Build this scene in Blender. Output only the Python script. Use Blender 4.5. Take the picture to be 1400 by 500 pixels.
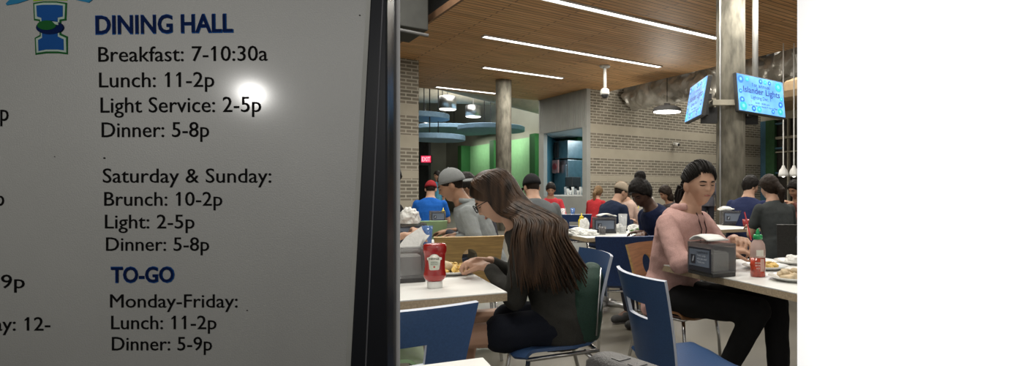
import bpy, bmesh, math, random
from mathutils import Vector, Matrix, noise
random.seed(7)
for o in list(bpy.data.objects): bpy.data.objects.remove(o)
SC = bpy.context.scene
COL = SC.collection
R = math.radians
H = 1.17                       # eye height
F, CX, CY = 780.0, 818.0, 262.0
# ------------------------------------------------------------------ camera
cam = bpy.data.objects.new('camera', bpy.data.cameras.new('camera')); COL.objects.link(cam)
cam.location = (0, 0, H); cam.rotation_euler = (R(90), 0, 0)
cam.data.sensor_fit = 'HORIZONTAL'; cam.data.sensor_width = 36
cam.data.lens = F / 1400 * 36
cam.data.shift_x = (700 - CX) / 1400; cam.data.shift_y = (CY - 250) / 1400
cam.data.clip_start = 0.05; cam.data.clip_end = 200
SC.camera = cam
# ------------------------------------------------------------------ world, exposure
SC.view_settings.view_transform = 'Standard'; SC.view_settings.look = 'None'
SC.view_settings.exposure = 0; SC.view_settings.gamma = 1; SC.view_settings.use_curve_mapping = False
W = bpy.data.worlds.new('world'); SC.world = W; W.use_nodes = True
W.node_tree.nodes['Background'].inputs[0].default_value = (1, .98, .95, 1)
W.node_tree.nodes['Background'].inputs[1].default_value = 0.27
RA = R(36.13)                  # the room stands at this angle to the view
def rm(a, b, z=0):             # room coordinates -> world
    return Vector((a*math.cos(RA) - b*math.sin(RA), a*math.sin(RA) + b*math.cos(RA), z))
def area(name, loc, rot, sx, sy, power, color=(1, .96, .88), spread=180):
    l = bpy.data.lights.new(name, 'AREA'); l.shape = 'RECTANGLE'; l.size = sx; l.size_y = sy
    l.energy = power; l.color = color; l.spread = R(spread)
    o = bpy.data.objects.new(name, l); COL.objects.link(o); o.location = loc; o.rotation_euler = rot
    return o
# unseen overhead lights; lower ones continue the strips, higher ones added to brighten tables
P_STRIP = 118
for a, b, L, z, p in ((7.2, 5.6, 4.6, 4.5, 1.5), (7.2, 2.6, 4.6, 4.5, 1.2), (1.2, 2.2, 3.2, 5.6, 1.5), (1.2, 5.4, 3.2, 5.6, 1.4), (2.4, 9.0, 3.0, 5.6, 1.4)):
    area('hall_area_light', rm(a, b, z), (0, 0, RA), L, .12, P_STRIP*p)
area('margin_fill', (.95, -.55, H+.55), (R(68), 0, R(-6)), .5, .3, 24, (1, .99, .97), 75)  # added light that turns the near wall white, no real fixture
area('board_fill', (-.30, .08, H+.22), (R(90), 0, 0), .2, .2, .75, (1, .98, .94), 170)  # added soft light, brightens the board toward its upper right
lp = bpy.data.lights.new('bare_bulb', 'POINT'); lp.energy = 5.0; lp.shadow_soft_size = .016; lp.color = (1, .98, .94)
lo = bpy.data.objects.new('bare_bulb', lp); COL.objects.link(lo); lo.location = (-.837, 0, H+.237)
area('servery_area_light', rm(12.0, 17.2, 3.25), (0, 0, RA), 1.6, 1.6, 55, (.8, .95, 1))  # area light without a fixture, brightens the servery
area('lounge_area_light', rm(9.5, 23, 7.2), (0, 0, RA), 4, 8, 620, (1, .97, .9))  # large area light above the lounge, no fixture modelled
area('gable_area_light', rm(15.5, 12, 7.2), (0, 0, RA), 5, 3, 420, (1, .95, .86))  # large area light high before the brick wall, no fixture modelled
for b in (20.2, 24.2, 28.2): area('bay_area_light', rm(12.1, b, 3.9), (0, R(-12), RA), .3, 2.0, 40, (.9, 1, .85))  # area lights without fixtures, aimed at the green bays

# ------------------------------------------------------------------ materials
def lin(c):
    return tuple((x/12.92 if x <= .04045 else ((x+.055)/1.055)**2.4) for x in (v/255 for v in c))
def mat(name, c, rough=.6, metal=0, var=.12, scale=6, bump=0, bscale=40, spec=.5, stretch=None, alpha=1, emit=0, trans=0, coat=0):
    m = bpy.data.materials.new(name); m.use_nodes = True
    n = m.node_tree.nodes; l = m.node_tree.links; p = n['Principled BSDF']
    c = lin(c) if max(c) > 1.001 else c
    tc = n.new('ShaderNodeTexCoord'); mp = n.new('ShaderNodeMapping')
    l.new(tc.outputs['Object'], mp.inputs[0])
    if stretch: mp.inputs['Scale'].default_value = stretch
    nz = n.new('ShaderNodeTexNoise'); nz.inputs['Scale'].default_value = scale; nz.inputs['Detail'].default_value = 4
    l.new(mp.outputs[0], nz.inputs['Vector'])
    mr = n.new('ShaderNodeMapRange'); mr.inputs[1].default_value = .33; mr.inputs[2].default_value = .67; l.new(nz.outputs['Fac'], mr.inputs[0])
    mx = n.new('ShaderNodeMix'); mx.data_type = 'RGBA'
    mx.inputs[6].default_value = (*[x*(1-var) for x in c], 1); mx.inputs[7].default_value = (*[min(1, x*(1+var)) for x in c], 1)
    l.new(mr.outputs[0], mx.inputs[0]); l.new(mx.outputs[2], p.inputs['Base Color'])
    p.inputs['Roughness'].default_value = rough; p.inputs['Metallic'].default_value = metal
    p.inputs['Specular IOR Level'].default_value = spec; p.inputs['Alpha'].default_value = alpha
    p.inputs['Transmission Weight'].default_value = trans; p.inputs['Coat Weight'].default_value = coat
    p.inputs['Coat Roughness'].default_value = .14
    if emit:
        l.new(mx.outputs[2], p.inputs['Emission Color']); p.inputs['Emission Strength'].default_value = emit
    if bump:
        nb = n.new('ShaderNodeTexNoise'); nb.inputs['Scale'].default_value = bscale; nb.inputs['Detail'].default_value = 3
        l.new(mp.outputs[0], nb.inputs['Vector'])
        bp = n.new('ShaderNodeBump'); bp.inputs['Strength'].default_value = bump; bp.inputs['Distance'].default_value = .01
        l.new(nb.outputs['Fac'], bp.inputs['Height']); l.new(bp.outputs[0], p.inputs['Normal'])
    return m
def mathn(n, l, op, a, b=None):
    x = n.new('ShaderNodeMath'); x.operation = op
    for i, v in enumerate((a, b)):
        if v is None: continue
        if isinstance(v, (int, float)): x.inputs[i].default_value = v
        else: l.new(v, x.inputs[i])
    return x.outputs[0]
def brick_mat():
    m = bpy.data.materials.new('banded_brick'); m.use_nodes = True
    n = m.node_tree.nodes; l = m.node_tree.links; p = n['Principled BSDF']
    tc = n.new('ShaderNodeTexCoord'); sp = n.new('ShaderNodeSeparateXYZ'); l.new(tc.outputs['Object'], sp.inputs[0])
    cb = n.new('ShaderNodeCombineXYZ')
    l.new(mathn(n, l, 'ADD', sp.outputs[0], sp.outputs[1]), cb.inputs[0]); l.new(sp.outputs[2], cb.inputs[1])
    b = n.new('ShaderNodeTexBrick'); l.new(cb.outputs[0], b.inputs[0])
    b.inputs['Scale'].default_value = 1; b.inputs['Brick Width'].default_value = .30; b.inputs['Row Height'].default_value = .092
    b.inputs['Mortar Size'].default_value = .016; b.inputs['Mortar Smooth'].default_value = .2
    b.inputs['Color1'].default_value = (.15, .135, .105, 1); b.inputs['Color2'].default_value = (.225, .20, .155, 1)
    b.inputs['Mortar'].default_value = (.43, .40, .33, 1)
    bands = None
    for z0, z1 in ((3.13, 3.40), (2.31, 2.62), (1.51, 1.72), (.7, .95)):
        k = mathn(n, l, 'MULTIPLY', mathn(n, l, 'GREATER_THAN', sp.outputs[2], z0), mathn(n, l, 'LESS_THAN', sp.outputs[2], z1))
        bands = k if bands is None else mathn(n, l, 'ADD', bands, k)
    nz = n.new('ShaderNodeTexNoise'); nz.inputs['Scale'].default_value = 3; l.new(tc.outputs['Object'], nz.inputs[0])
    st = n.new('ShaderNodeMix'); st.data_type = 'RGBA'; l.new(nz.outputs['Fac'], st.inputs[0])
    st.inputs[6].default_value = (.36, .33, .26, 1); st.inputs[7].default_value = (.44, .40, .32, 1)
    mx = n.new('ShaderNodeMix'); mx.data_type = 'RGBA'; l.new(bands, mx.inputs[0]); l.new(b.outputs['Color'], mx.inputs[6]); l.new(st.outputs[2], mx.inputs[7])
    l.new(mx.outputs[2], p.inputs['Base Color']); p.inputs['Roughness'].default_value = .85
    return m
def plank_mat():
    m = bpy.data.materials.new('wood_slat_ceiling'); m.use_nodes = True
    n = m.node_tree.nodes; l = m.node_tree.links; p = n['Principled BSDF']
    tc = n.new('ShaderNodeTexCoord')
    b = n.new('ShaderNodeTexBrick'); l.new(tc.outputs['Object'], b.inputs[0])
    b.inputs['Scale'].default_value = 1; b.inputs['Brick Width'].default_value = 2.4; b.inputs['Row Height'].default_value = .13
    b.inputs['Mortar Size'].default_value = .013; b.inputs['Mortar Smooth'].default_value = .3
    b.inputs['Color1'].default_value = (.66, .36, .15, 1); b.inputs['Color2'].default_value = (.78, .47, .22, 1)
    b.inputs['Mortar'].default_value = (.20, .10, .045, 1)
    mp = n.new('ShaderNodeMapping'); mp.inputs['Scale'].default_value = (.6, 12, 1); l.new(tc.outputs['Object'], mp.inputs[0])
    nz = n.new('ShaderNodeTexNoise'); nz.inputs['Scale'].default_value = 2.5; nz.inputs['Detail'].default_value = 6; l.new(mp.outputs[0], nz.inputs[0])
    mr = n.new('ShaderNodeMapRange'); mr.inputs[1].default_value = .3; mr.inputs[2].default_value = .7; mr.inputs[3].default_value = .62; mr.inputs[4].default_value = 1.2
    l.new(nz.outputs['Fac'], mr.inputs[0])
    v = n.new('ShaderNodeVectorMath'); v.operation = 'SCALE'; l.new(b.outputs['Color'], v.inputs[0]); l.new(mr.outputs[0], v.inputs['Scale'])
    l.new(v.outputs[0], p.inputs['Base Color']); p.inputs['Roughness'].default_value = .55
    return m
M = {}
M['white_wall'] = mat('white_paint', (.93, .93, .93), .8, var=.01)
M['floor'] = mat('polished_concrete', (.12, .11, .088), .33, var=.15, scale=1.7, bump=.05, bscale=60)
M['brick'] = brick_mat(); M['planks'] = plank_mat()
M['grey_wall'] = mat('grey_metal_siding', (.33, .34, .32), .6, var=.06, scale=2)
M['pale_wall'] = mat('pale_plaster', (.30, .30, .24), .8, var=.08, scale=1)
M['dark'] = mat('flat_black', (.02, .02, .02), .8)
M['darkgrey'] = mat('dark_grey_steel', (.10, .10, .10), .6)
M['edge_wood'] = mat('ceiling_edge_wood', (.20, .11, .06), .6)
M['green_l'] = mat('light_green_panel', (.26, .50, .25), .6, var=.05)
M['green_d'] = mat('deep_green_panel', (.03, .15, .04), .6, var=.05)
M['teal'] = mat('teal_wall', (.045, .17, .23), .5, var=.05)
M['concrete'] = mat('cast_concrete', (.25, .235, .19), .85, var=.42, scale=6, bump=.4, bscale=18, stretch=(1.5, 1.5, .5))
M['lamp'] = mat('lit_diffuser', (1, .95, .9), .5, var=.01, emit=7)
M['lampdim'] = mat('lit_lens', (1, .95, .85), .5, var=.01, emit=3)
M['white_plastic'] = mat('white_plastic', (.75, .75, .72), .4, var=.03)
M['steel'] = mat('brushed_steel', (.50, .50, .50), .35, 1, var=.1)
M['chrome'] = mat('satin_chrome', (.60, .60, .60), .25, 1, var=.05)
M['foil'] = mat('foil_duct_wrap', (.42, .40, .36), .42, .6, var=.2, scale=3, bump=.35, bscale=5)
M['beige'] = mat('beige_duct_paint', (.42, .39, .31), .6, var=.1)
M['cloud'] = mat('blue_felt_panel', (.28, .45, .62), .8, var=.08)
M['laminate'] = mat('white_laminate', (.74, .74, .71), .35, var=.03, scale=3)
M['ply'] = mat('speckled_ply_edge', (.40, .31, .20), .7, var=.18, scale=120)
M['blue'] = mat('blue_chair_laminate', (.030, .072, .175), .42, var=.10, scale=150)
M['blue_edge'] = mat('pale_blue_edge', (.48, .52, .60), .5)
M['navy'] = mat('navy_chair_laminate', (.015, .045, .15), .5, var=.2, scale=100)
M['maple'] = mat('maple_veneer', (.50, .33, .13), .45, var=.18, scale=8, stretch=(1, 1, 12))
M['walnut'] = mat('brown_veneer', (.27, .13, .055), .45, var=.2, scale=8, stretch=(1, 1, 12))
M['greench'] = mat('light_green_laminate', (.36, .55, .30), .45)
M['blackpl'] = mat('black_moulded_plastic', (.035, .035, .035), .45, var=.2, scale=60, bump=.2, bscale=300)
M['greypl'] = mat('charcoal_moulded_plastic', (.045, .043, .042), .5, var=.2, scale=60, bump=.3, bscale=250)
M['smoke'] = mat('smoked_clear_plastic', (.17, .17, .175), .12, var=.05, alpha=.42, spec=.8)
M['clear'] = mat('clear_plastic', (.75, .77, .78), .1, var=.03, alpha=.30, spec=.8)
M['napkin'] = mat('white_paper_napkin', (.78, .78, .75), .85, var=.04, bump=.3, bscale=60)
M['card'] = mat('dark_display_card', (.025, .028, .04), .3)
M['cardgrey'] = mat('slate_print', (.14, .17, .22), .35)
M['print'] = mat('pale_print', (.42, .45, .50), .5)
M['ketchup'] = mat('ketchup_red_plastic', (.30, .012, .010), .22, var=.12, spec=.6, coat=.5)
M['label'] = mat('cream_paper_label', (.72, .70, .62), .5)
M['labelprint'] = mat('label_print', (.10, .12, .09), .6)
M['redprint'] = mat('red_print', (.5, .03, .03), .6)
M['sauce'] = mat('chili_sauce', (.38, .045, .02), .2, var=.35, scale=40, coat=.6)
M['lidgreen'] = mat('green_plastic_cap', (.01, .30, .09), .35)
M['mustard'] = mat('mustard_yellow_plastic', (.80, .62, .03), .35)
M['china'] = mat('white_china', (.78, .78, .75), .18, var=.02, spec=.6)
M['food'] = mat('golden_potato', (.62, .42, .12), .6, var=.4, scale=30)
M['bread'] = mat('tan_tortilla', (.58, .46, .30), .7, var=.25, scale=30)
M['bluecup'] = mat('blue_tinted_plastic', (.10, .20, .45), .12, alpha=.62, spec=.8)
M['cola'] = mat('dark_cola', (.05, .02, .015), .15)
M['redcup'] = mat('red_drink', (.25, .03, .03), .2)
M['salad'] = mat('leafy_greens', (.10, .20, .05), .7, var=.5, scale=40)

# ------------------------------------------------------------------ mesh helpers
class MB:
    def __init__(s): s.v = []; s.f = []; s.mi = []
    def add(s, vs, fs, m=0):
        k = len(s.v); s.v += [tuple(x) for x in vs]; s.f += [tuple(i+k for i in f) for f in fs]; s.mi += [m]*len(fs); return s
    def box(s, c, d, rz=0, rx=0, ry=0, m=0):
        mt = Matrix.Translation(c) @ Matrix.Rotation(rz, 4, 'Z') @ Matrix.Rotation(ry, 4, 'Y') @ Matrix.Rotation(rx, 4, 'X')
        vs = [mt @ Vector((x*d[0]/2, y*d[1]/2, z*d[2]/2)) for x in (-1, 1) for y in (-1, 1) for z in (-1, 1)]
        return s.add(vs, [(0, 1, 3, 2), (4, 6, 7, 5), (0, 4, 5, 1), (2, 3, 7, 6), (0, 2, 6, 4), (1, 5, 7, 3)], m)
    def loft(s, rings, cap=True, m=0):
        n = len(rings[0]); vs = [p for r in rings for p in r]; fs = []
        for i in range(len(rings)-1):
            for j in range(n):
                fs.append((i*n+j, i*n+(j+1) % n, (i+1)*n+(j+1) % n, (i+1)*n+j))
        if cap: fs += [tuple(range(n-1, -1, -1)), tuple((len(rings)-1)*n+j for j in range(n))]
        return s.add(vs, fs, m)
    def tube(s, pts, r, seg=10, m=0, flat=1):
        pts = [Vector(p) for p in pts]; n = len(pts)
        rs = r if isinstance(r, (list, tuple)) else [r]*n
        rings = []; up = None
        for i, p in enumerate(pts):
            t = (pts[min(i+1, n-1)] - pts[max(i-1, 0)]).normalized()
            if up is None:
                up = Vector((0, 0, 1)) if abs(t.z) < .9 else Vector((1, 0, 0))
            u = t.cross(up); u = u.normalized() if u.length > 1e-5 else t.orthogonal().normalized()
            w = u.cross(t).normalized(); up = w
            rings.append([p + u*rs[i]*math.cos(2*math.pi*k/seg) + w*rs[i]*flat*math.sin(2*math.pi*k/seg) for k in range(seg)])
        return s.loft(rings, True, m)
    def capsule(s, p0, p1, r0, r1, seg=12):
        p0 = Vector(p0); p1 = Vector(p1); d = p1-p0
        if d.length < 1e-5: d = Vector((0, 0, 1e-4))
        t = d.normalized(); pts = []; rs = []
        for a in (80, 55, 28): pts.append(p0 - t*r0*math.sin(R(a))); rs.append(r0*math.cos(R(a)))
        pts += [p0, p1]; rs += [r0, r1]
        for a in (28, 55, 80): pts.append(p1 + t*r1*math.sin(R(a))); rs.append(r1*math.cos(R(a)))
        return s.tube(pts, rs, seg)
    def lathe(s, prof, c=(0, 0, 0), seg=28, sx=1, sy=1, m=0):
        rings = [[Vector((c[0]+r*sx*math.cos(2*math.pi*k/seg), c[1]+r*sy*math.sin(2*math.pi*k/seg), c[2]+z)) for k in range(seg)] for r, z in prof]
        return s.loft(rings, True, m)
    def ball(s, c, r, mt=None, seg=20, rings=12):
        c = Vector(c); rr = []
        r = (r, r, r) if isinstance(r, (int, float)) else r
        for i in range(rings+1):
            a = math.pi*(i+.02)/(rings+.04) - math.pi/2
            ring = []
            for k in range(seg):
                q = Vector((r[0]*math.cos(a)*math.cos(2*math.pi*k/seg), r[1]*math.cos(a)*math.sin(2*math.pi*k/seg), r[2]*math.sin(a)))
                ring.append(c + (mt @ q if mt else q))
            rr.append(ring)
        return s.loft(rr)
    def prism(s, poly, z0, z1, m=0):
        n = len(poly)
        vs = [(p[0], p[1], z0) for p in poly] + [(p[0], p[1], z1) for p in poly]
        return s.add(vs, [tuple(range(n-1, -1, -1)), tuple(range(n, 2*n))] + [(i, (i+1) % n, n+(i+1) % n, n+i) for i in range(n)], m)
    def prism_y(s, poly, y0, y1, m=0):     # polygon in x,z pushed along y
        n = len(poly)
        vs = [(p[0], y0, p[1]) for p in poly] + [(p[0], y1, p[1]) for p in poly]
        return s.add(vs, [tuple(range(n)), tuple(range(2*n-1, n-1, -1))] + [((i+1) % n, i, n+i, n+(i+1) % n) for i in range(n)], m)
    def build(s, name, mats, parent=None, smooth=False, bevel=0, loc=None, rz=0, fix=True):
        me = bpy.data.meshes.new(name); me.from_pydata(s.v, [], s.f)
        if not isinstance(mats, (list, tuple)): mats = [mats]
        for m_ in mats: me.materials.append(M[m_] if isinstance(m_, str) else m_)
        for p, k in zip(me.polygons, s.mi): p.material_index = k; p.use_smooth = smooth
        if fix:
            bm = bmesh.new(); bm.from_mesh(me); bmesh.ops.recalc_face_normals(bm, faces=bm.faces); bm.to_mesh(me); bm.free()
        me.update()
        o = bpy.data.objects.new(name, me); COL.objects.link(o)
        if parent: o.parent = parent
        if loc is not None: o.location = loc
        if rz: o.rotation_euler.z = rz
        if bevel:
            b = o.modifiers.new('bevel', 'BEVEL'); b.width = bevel; b.segments = 2; b.limit_method = 'ANGLE'
        return o
def struct(o): o['kind'] = 'structure'; return o
def tag(o, label, cat, group=None, kind=None):
    o['label'] = label; o['category'] = cat
    if group: o['group'] = group
    if kind: o['kind'] = kind
    return o
def thing(name, label, cat, loc=(0, 0, 0), rz=0, group=None):
    o = bpy.data.objects.new(name, None); COL.objects.link(o); o.location = loc; o.rotation_euler = (0, 0, rz); o.empty_display_size = .1
    return tag(o, label, cat, group)
def at(px, D, z=0): return Vector(((px-CX)/F*D, D, z))
BAKE = []
def smoothed(o, vox, it=6, fold=0, fsize=.1):
    r = o.modifiers.new('r', 'REMESH'); r.mode = 'VOXEL'; r.voxel_size = vox; r.use_smooth_shade = True
    m = o.modifiers.new('s', 'SMOOTH'); m.iterations = it; m.factor = .5
    if fold:
        t = bpy.data.textures.new('folds', 'CLOUDS'); t.noise_scale = fsize; t.noise_depth = 2
        d = o.modifiers.new('d', 'DISPLACE'); d.texture = t; d.strength = fold; d.mid_level = .5; d.texture_coords = 'LOCAL'
    BAKE.append(o); return o
def glyphs(s_, bold):
    cu = bpy.data.curves.new('g', 'FONT'); cu.body = s_; cu.size = 1; cu.offset = bold; cu.extrude = .004; cu.resolution_u = 3
    t = bpy.data.objects.new('g', cu); COL.objects.link(t); bpy.context.view_layer.update()
    me = bpy.data.meshes.new_from_object(t.evaluated_get(bpy.context.evaluated_depsgraph_get()))
    bpy.data.objects.remove(t); bpy.data.curves.remove(cu)
    return me
def text(txt, mtl, x0, z0, x1, z1, y, parent, bold=0, rot=0, depth=.0006, name='lettering', flip=False):
    """letters fitted between x0..x1; z0 baseline, z1 top; in the x-z plane facing -y"""
    me = glyphs(txt, bold)
    if '1' in txt and y < 1:      # serif-less ones get their slanted flag
        bm = bmesh.new(); bm.from_mesh(me); tp = max(v.co.y for v in glyphs('1', bold).vertices)
        for i_, ch in enumerate(txt):
            if ch != '1': continue
            xr = max(v.co.x for v in glyphs(txt[:i_+1], bold).vertices)
            q = [(xr-.02, tp), (xr-.085, tp-.02), (xr-.20, tp-.12), (xr-.20, tp-.19), (xr-.07, tp-.10), (xr-.02, tp-.10)]
            vs = [bm.verts.new((x_, y_, z_)) for z_ in (-.004, .004) for x_, y_ in q]
            bm.faces.new(vs[:6]); bm.faces.new(vs[6:][::-1])
            for k_ in range(6): bm.faces.new((vs[k_], vs[(k_+1) % 6], vs[6+(k_+1) % 6], vs[6+k_]))
        bmesh.ops.recalc_face_normals(bm, faces=bm.faces); bm.to_mesh(me); bm.free()
    xs = [v.co.x for v in me.vertices]; ys = [v.co.y for v in me.vertices]
    ax, bx, ty = min(xs), max(xs), max(ys)
    if ty <= 0: ty = 1
    sx = (x1-x0)/(bx-ax); sz = (z1-z0)/ty
    for v in me.vertices:
        x = (v.co.x-ax)*sx; z = v.co.y*sz; w = v.co.z/.004*depth/2
        x, z = x*math.cos(rot)-z*math.sin(rot), x*math.sin(rot)+z*math.cos(rot)
        v.co = (x0+x, y-depth/2-w, z0+z)
    me.materials.clear(); me.materials.append(M[mtl] if isinstance(mtl, str) else mtl)
    o = bpy.data.objects.new(name, me); COL.objects.link(o); o.parent = parent
    return o

# ================================================================== STRUCTURE
def rbox(name, a0, a1, b0, b1, z0, z1, m, **k):
    return struct(MB().box(((a0+a1)/2, (b0+b1)/2, (z0+z1)/2), (a1-a0, b1-b0, z1-z0)).build(name, m, rz=RA, **k))
ZC = H + 3.38
rbox('floor', -12, 26, -8, 44, -.1, 0, 'floor')
rbox('ceiling', 4.0, 11.65, -2, 18.4, ZC, ZC+.12, 'planks')
rbox('trim_1', 3.95, 4.0, -2, 18.4, ZC-.02, ZC+.12, 'edge_wood')
rbox('wall_back', 10.85, 19.6, 15.3, 15.6, 0, 7.6, 'brick')
rbox('wall_left', 2.6, 4.93, 14.6, 15.2, 0, ZC, 'brick')
# added near wall: fills the blank white margins, its opening shows the hall
yw0, yw1 = .718, .775
XL, XR = -.3474*yw0, .3487*yw0
w = MB()
w.prism([(-2.6, yw0), (XL, yw0), (XL-.035, yw1), (-2.6, yw1)], 0, 2.15)
w.prism([(XR, yw0), (2.6, yw0), (2.6, yw1), (XR+.035, yw1)], 0, 2.15)
w.prism([(-2.6, yw0), (2.6, yw0), (2.6, yw1), (-2.6, yw1)], 2.15, 3.1)
struct(w.build('wall_margin', 'white_wall'))
# servery block: corrugated face with the blue opening
s = MB()
bo0, bo1, zo = 15.55, 18.05, 3.3
def slab(a0, a1, b0, b1, z0, z1, mb): mb.box(((a0+a1)/2, (b0+b1)/2, (z0+z1)/2), (a1-a0, b1-b0, z1-z0))
slab(10.7, 10.85, 15.3, bo0, 0, ZC, s); slab(10.7, 10.85, bo1, 18.4, 0, ZC, s); slab(10.7, 10.85, bo0, bo1, zo, ZC, s); slab(10.7, 10.85, bo0, bo1, 0, 1.0, s)
for i in range(30): slab(10.68, 10.71, 15.34+i*.102, 15.39+i*.102, zo+.02, ZC, s)
struct(s.build('wall_right', 'grey_wall', rz=RA))
s = MB()
s.prism([(10.87, 18.38), (10.87, 18.46), (12.9, 20.5), (12.98, 20.42)], 0, zo+.1); s.prism([(12.98, 20.4), (12.9, 20.4), (12.9, 15.66), (12.98, 15.66)], 0, zo+.1); slab(10.86, 12.9, 15.61, 15.66, 0, zo+.1, s)
struct(s.build('wall_servery', 'teal', rz=RA))
struct(MB().prism([(10.86, 15.62), (12.95, 15.62), (12.95, 20.5), (10.86, 18.4)], zo+.02, zo+.1).build('ceiling_servery', 'white_plastic', rz=RA))
# lounge side wall with green bays
rbox('wall_side', 13.15, 13.35, 18.4, 33.9, 0, 7.6, 'pale_wall')
rbox('wall_far', -6, 13.2, 34, 34.2, 0, 7.6, 'pale_wall')
rbox('ceiling_lounge', -6, 20, 18.4, 36, 7.6, 7.8, 'darkgrey')
rbox('ceiling_upper', -6, 4.0, -2, 18.4, 7.0, 7.2, 'dark')  # coloured black to paint the darkness of the upper void
rbox('ceiling_gable', 11.65, 22, -2, 15.3, 7.6, 7.8, 'darkgrey')
rbox('trim_2', 10.9, 11.1, 5.0, 15.25, ZC+.3, 7.6, 'dark')
rbox('wall_left_upper', 4.2, 4.3, -2, 18.4, ZC+.14, 7.0, 'dark')  # black face stands in for the dark void past the ceiling edge
rbox('wall_outer', -6.2, -6, -2, 34, 0, 7.6, 'pale_wall')
# glazed end wall right of the brick
w = MB()
slab(19.6, 19.8, 6, 15.3, 4.1, 7.6, w)
struct(w.build('wall_end', 'beige', rz=RA))
w = MB()
slab(19.7, 19.74, 6, 15.3, 0, 4.1, w)
wn = struct(w.build('window_1', mat('dark_tinted_glass', (.035, .03, .028), .08, spec=.8), rz=RA))
w = MB(); slab(19.55, 19.68, 15.02, 15.28, 0, 4.1, w)
for z in (.9, 1.9, 2.9, 3.9): slab(19.55, 19.68, 14.2, 15.02, z, z+.07, w)
fr = w.build('window_frame', mat('blue_mullion', (.06, .15, .22), .5), wn)
w = MB(); slab(19.5, 19.66, 14.55, 14.98, 0, 4.1, w)
w.build('green_mullion', mat('green_mullion', (.035, .11, .045), .5), wn)
w = MB()
for b in (13.9, 13.2, 12.2): slab(19.52, 19.66, b, b+.06, 0, 4.1, w)
slab(19.5, 19.66, 12, 14.5, 3.3, 3.4, w); slab(19.5, 19.66, 12, 14.5, 2.75, 2.8, w)
w.build('pale_frame', 'beige', wn)
# far doorway with its red sign
w = MB(); slab(9.6, 12.1, 33.9, 33.99, 0, 4.6, w)
d = struct(w.build('door_1', 'dark', rz=RA))
w = MB(); slab(9.55, 9.75, 33.8, 33.9, 0, 4.6, w); slab(12.0, 12.15, 33.8, 33.9, 0, 4.6, w); slab(9.55, 12.15, 33.8, 33.9, 2.75, 2.95, w)
w.build('door_frame', 'darkgrey', d)

# ================================================================== CEILING THINGS
def strip(a0, a1, b, label, p):
    t = thing('linear_light', label, 'ceiling light', rm((a0+a1)/2, b, ZC), RA, 'recessed linear ceiling lights')
    L = a1-a0
    m = MB(); m.box((0, .085, -.012), (L+.06, .03, .03)); m.box((0, -.085, -.012), (L+.06, .03, .03)); m.box((-L/2-.02, 0, -.012), (.03, .2, .03)); m.box((L/2+.02, 0, -.012), (.03, .2, .03))
    m.build('frame', 'white_plastic', t)
    MB().box((0, 0, -.008), (L, .14, .012)).build('diffuser', 'lamp', t)
    area('hall_area_light', rm((a0+a1)/2, b, ZC-.04), (0, 0, RA), L, .14, P_STRIP*p)
strip(4.7, 9.5, 8.57, 'longest white linear ceiling light, running to the thick concrete column', 1.3)
strip(5.29, 10.4, 11.45, 'white linear ceiling light directly above the dome camera pole', 1.2)
strip(6.6, 9.1, 14.3, 'short white linear ceiling light between the dome camera and the thin column', .8)
strip(6.6, 8.66, 17.85, 'farthest linear ceiling light, along the ceiling edge above the blue discs', .7)

def column(px, D, label, r=.235):
    p = at(px, D)
    m = MB(); m.lathe([(r, 0), (r, ZC-.12), (r, ZC)], seg=40)
    o = tag(m.build('concrete_column', 'concrete', loc=p, smooth=True), label, 'column')
    return o
c1 = column(999, 9.4, 'thick round concrete column carrying the two blue screens')
c2 = column(688.5, 17.3, 'distant round concrete column between the green bays and the servery')
m = MB(); m.box((-.21, -.17, 2.6), (.02, .02, 3.9)); m.build('conduit', 'steel', c1)

# dome camera on a drop pole
t = thing('security_camera', 'white dome security camera on a drop pole below the wooden ceiling', 'camera', at(827, 15.3, ZC))
MB().lathe([(.13, -.05), (.15, -.02), (.15, 0)]).build('ceiling_plate', 'white_plastic', t, True)
MB().tube([(0, 0, -.03), (0, 0, -.62)], .045).build('pole', 'white_plastic', t, True)
MB().lathe([(.05, -.60), (.11, -.64), (.125, -.72), (.12, -.78)]).build('housing', 'white_plastic', t, True)
MB().ball((0, 0, -.78), (.105, .105, .10)).build('dome', 'blackpl', t, True)
t = thing('security_camera', 'small bullet camera mounted on the brick wall left of the concrete column', 'camera', rm(14.6, 15.2, 2.93), RA)
MB().box((0, .05, 0), (.1, .08, .1)).build('mount', 'white_plastic', t, bevel=.01)
MB().tube([(0, .04, 0), (0, -.16, -.05)], .06).build('body', 'white_plastic', t, True)
MB().tube([(0, -.15, -.048), (0, -.175, -.053)], .05).build('lens', 'dark', t, True)

# big pendant
t = thing('pendant_lamp', 'large lit dish pendant hanging in front of the brick wall', 'lamp', at(912, 17.0, 3.55))
MB().lathe([(.42, 0), (.44, .03), (.40, .10), (.30, .16), (.1, .19), (.09, .25)]).build('shade', 'darkgrey', t, True)
MB().lathe([(.40, -.01), (.40, .02)]).build('diffuser', 'lamp', t, True)
MB().tube([(0, 0, .3), (0, 0, 3.8)], .012).build('cable', 'dark', t)
pl = bpy.data.lights.new('pendant_bulb', 'POINT'); pl.energy = 100; pl.shadow_soft_size = .3; pl.color = (1, .95, .85)
po = bpy.data.objects.new('pendant_bulb', pl); COL.objects.link(po); po.location = at(912, 17.0, 3.2)
def drum(px, D, z, r, h, label, top):
    t = thing('pendant_lamp', label, 'lamp', at(px, D, z))
    MB().lathe([(r, .03), (r, h), (r*.6, h+.04)]).build('shade', 'steel', t, True)
    MB().lathe([(r*.9, 0), (r*.98, .04)]).build('diffuser', 'lampdim', t, True)
    MB().tube([(0, 0, h), (0, 0, top)], .02).build('stem', 'steel', t)
drum(612, 24, H+112*24/F, .36, .55, 'steel drum pendant nearest the brick pillar, above the blue discs', 3.0)
drum(647, 28, H+102*28/F, .38, .55, 'steel drum pendant lit below, above the pale blue disc', 3.0)
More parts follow.
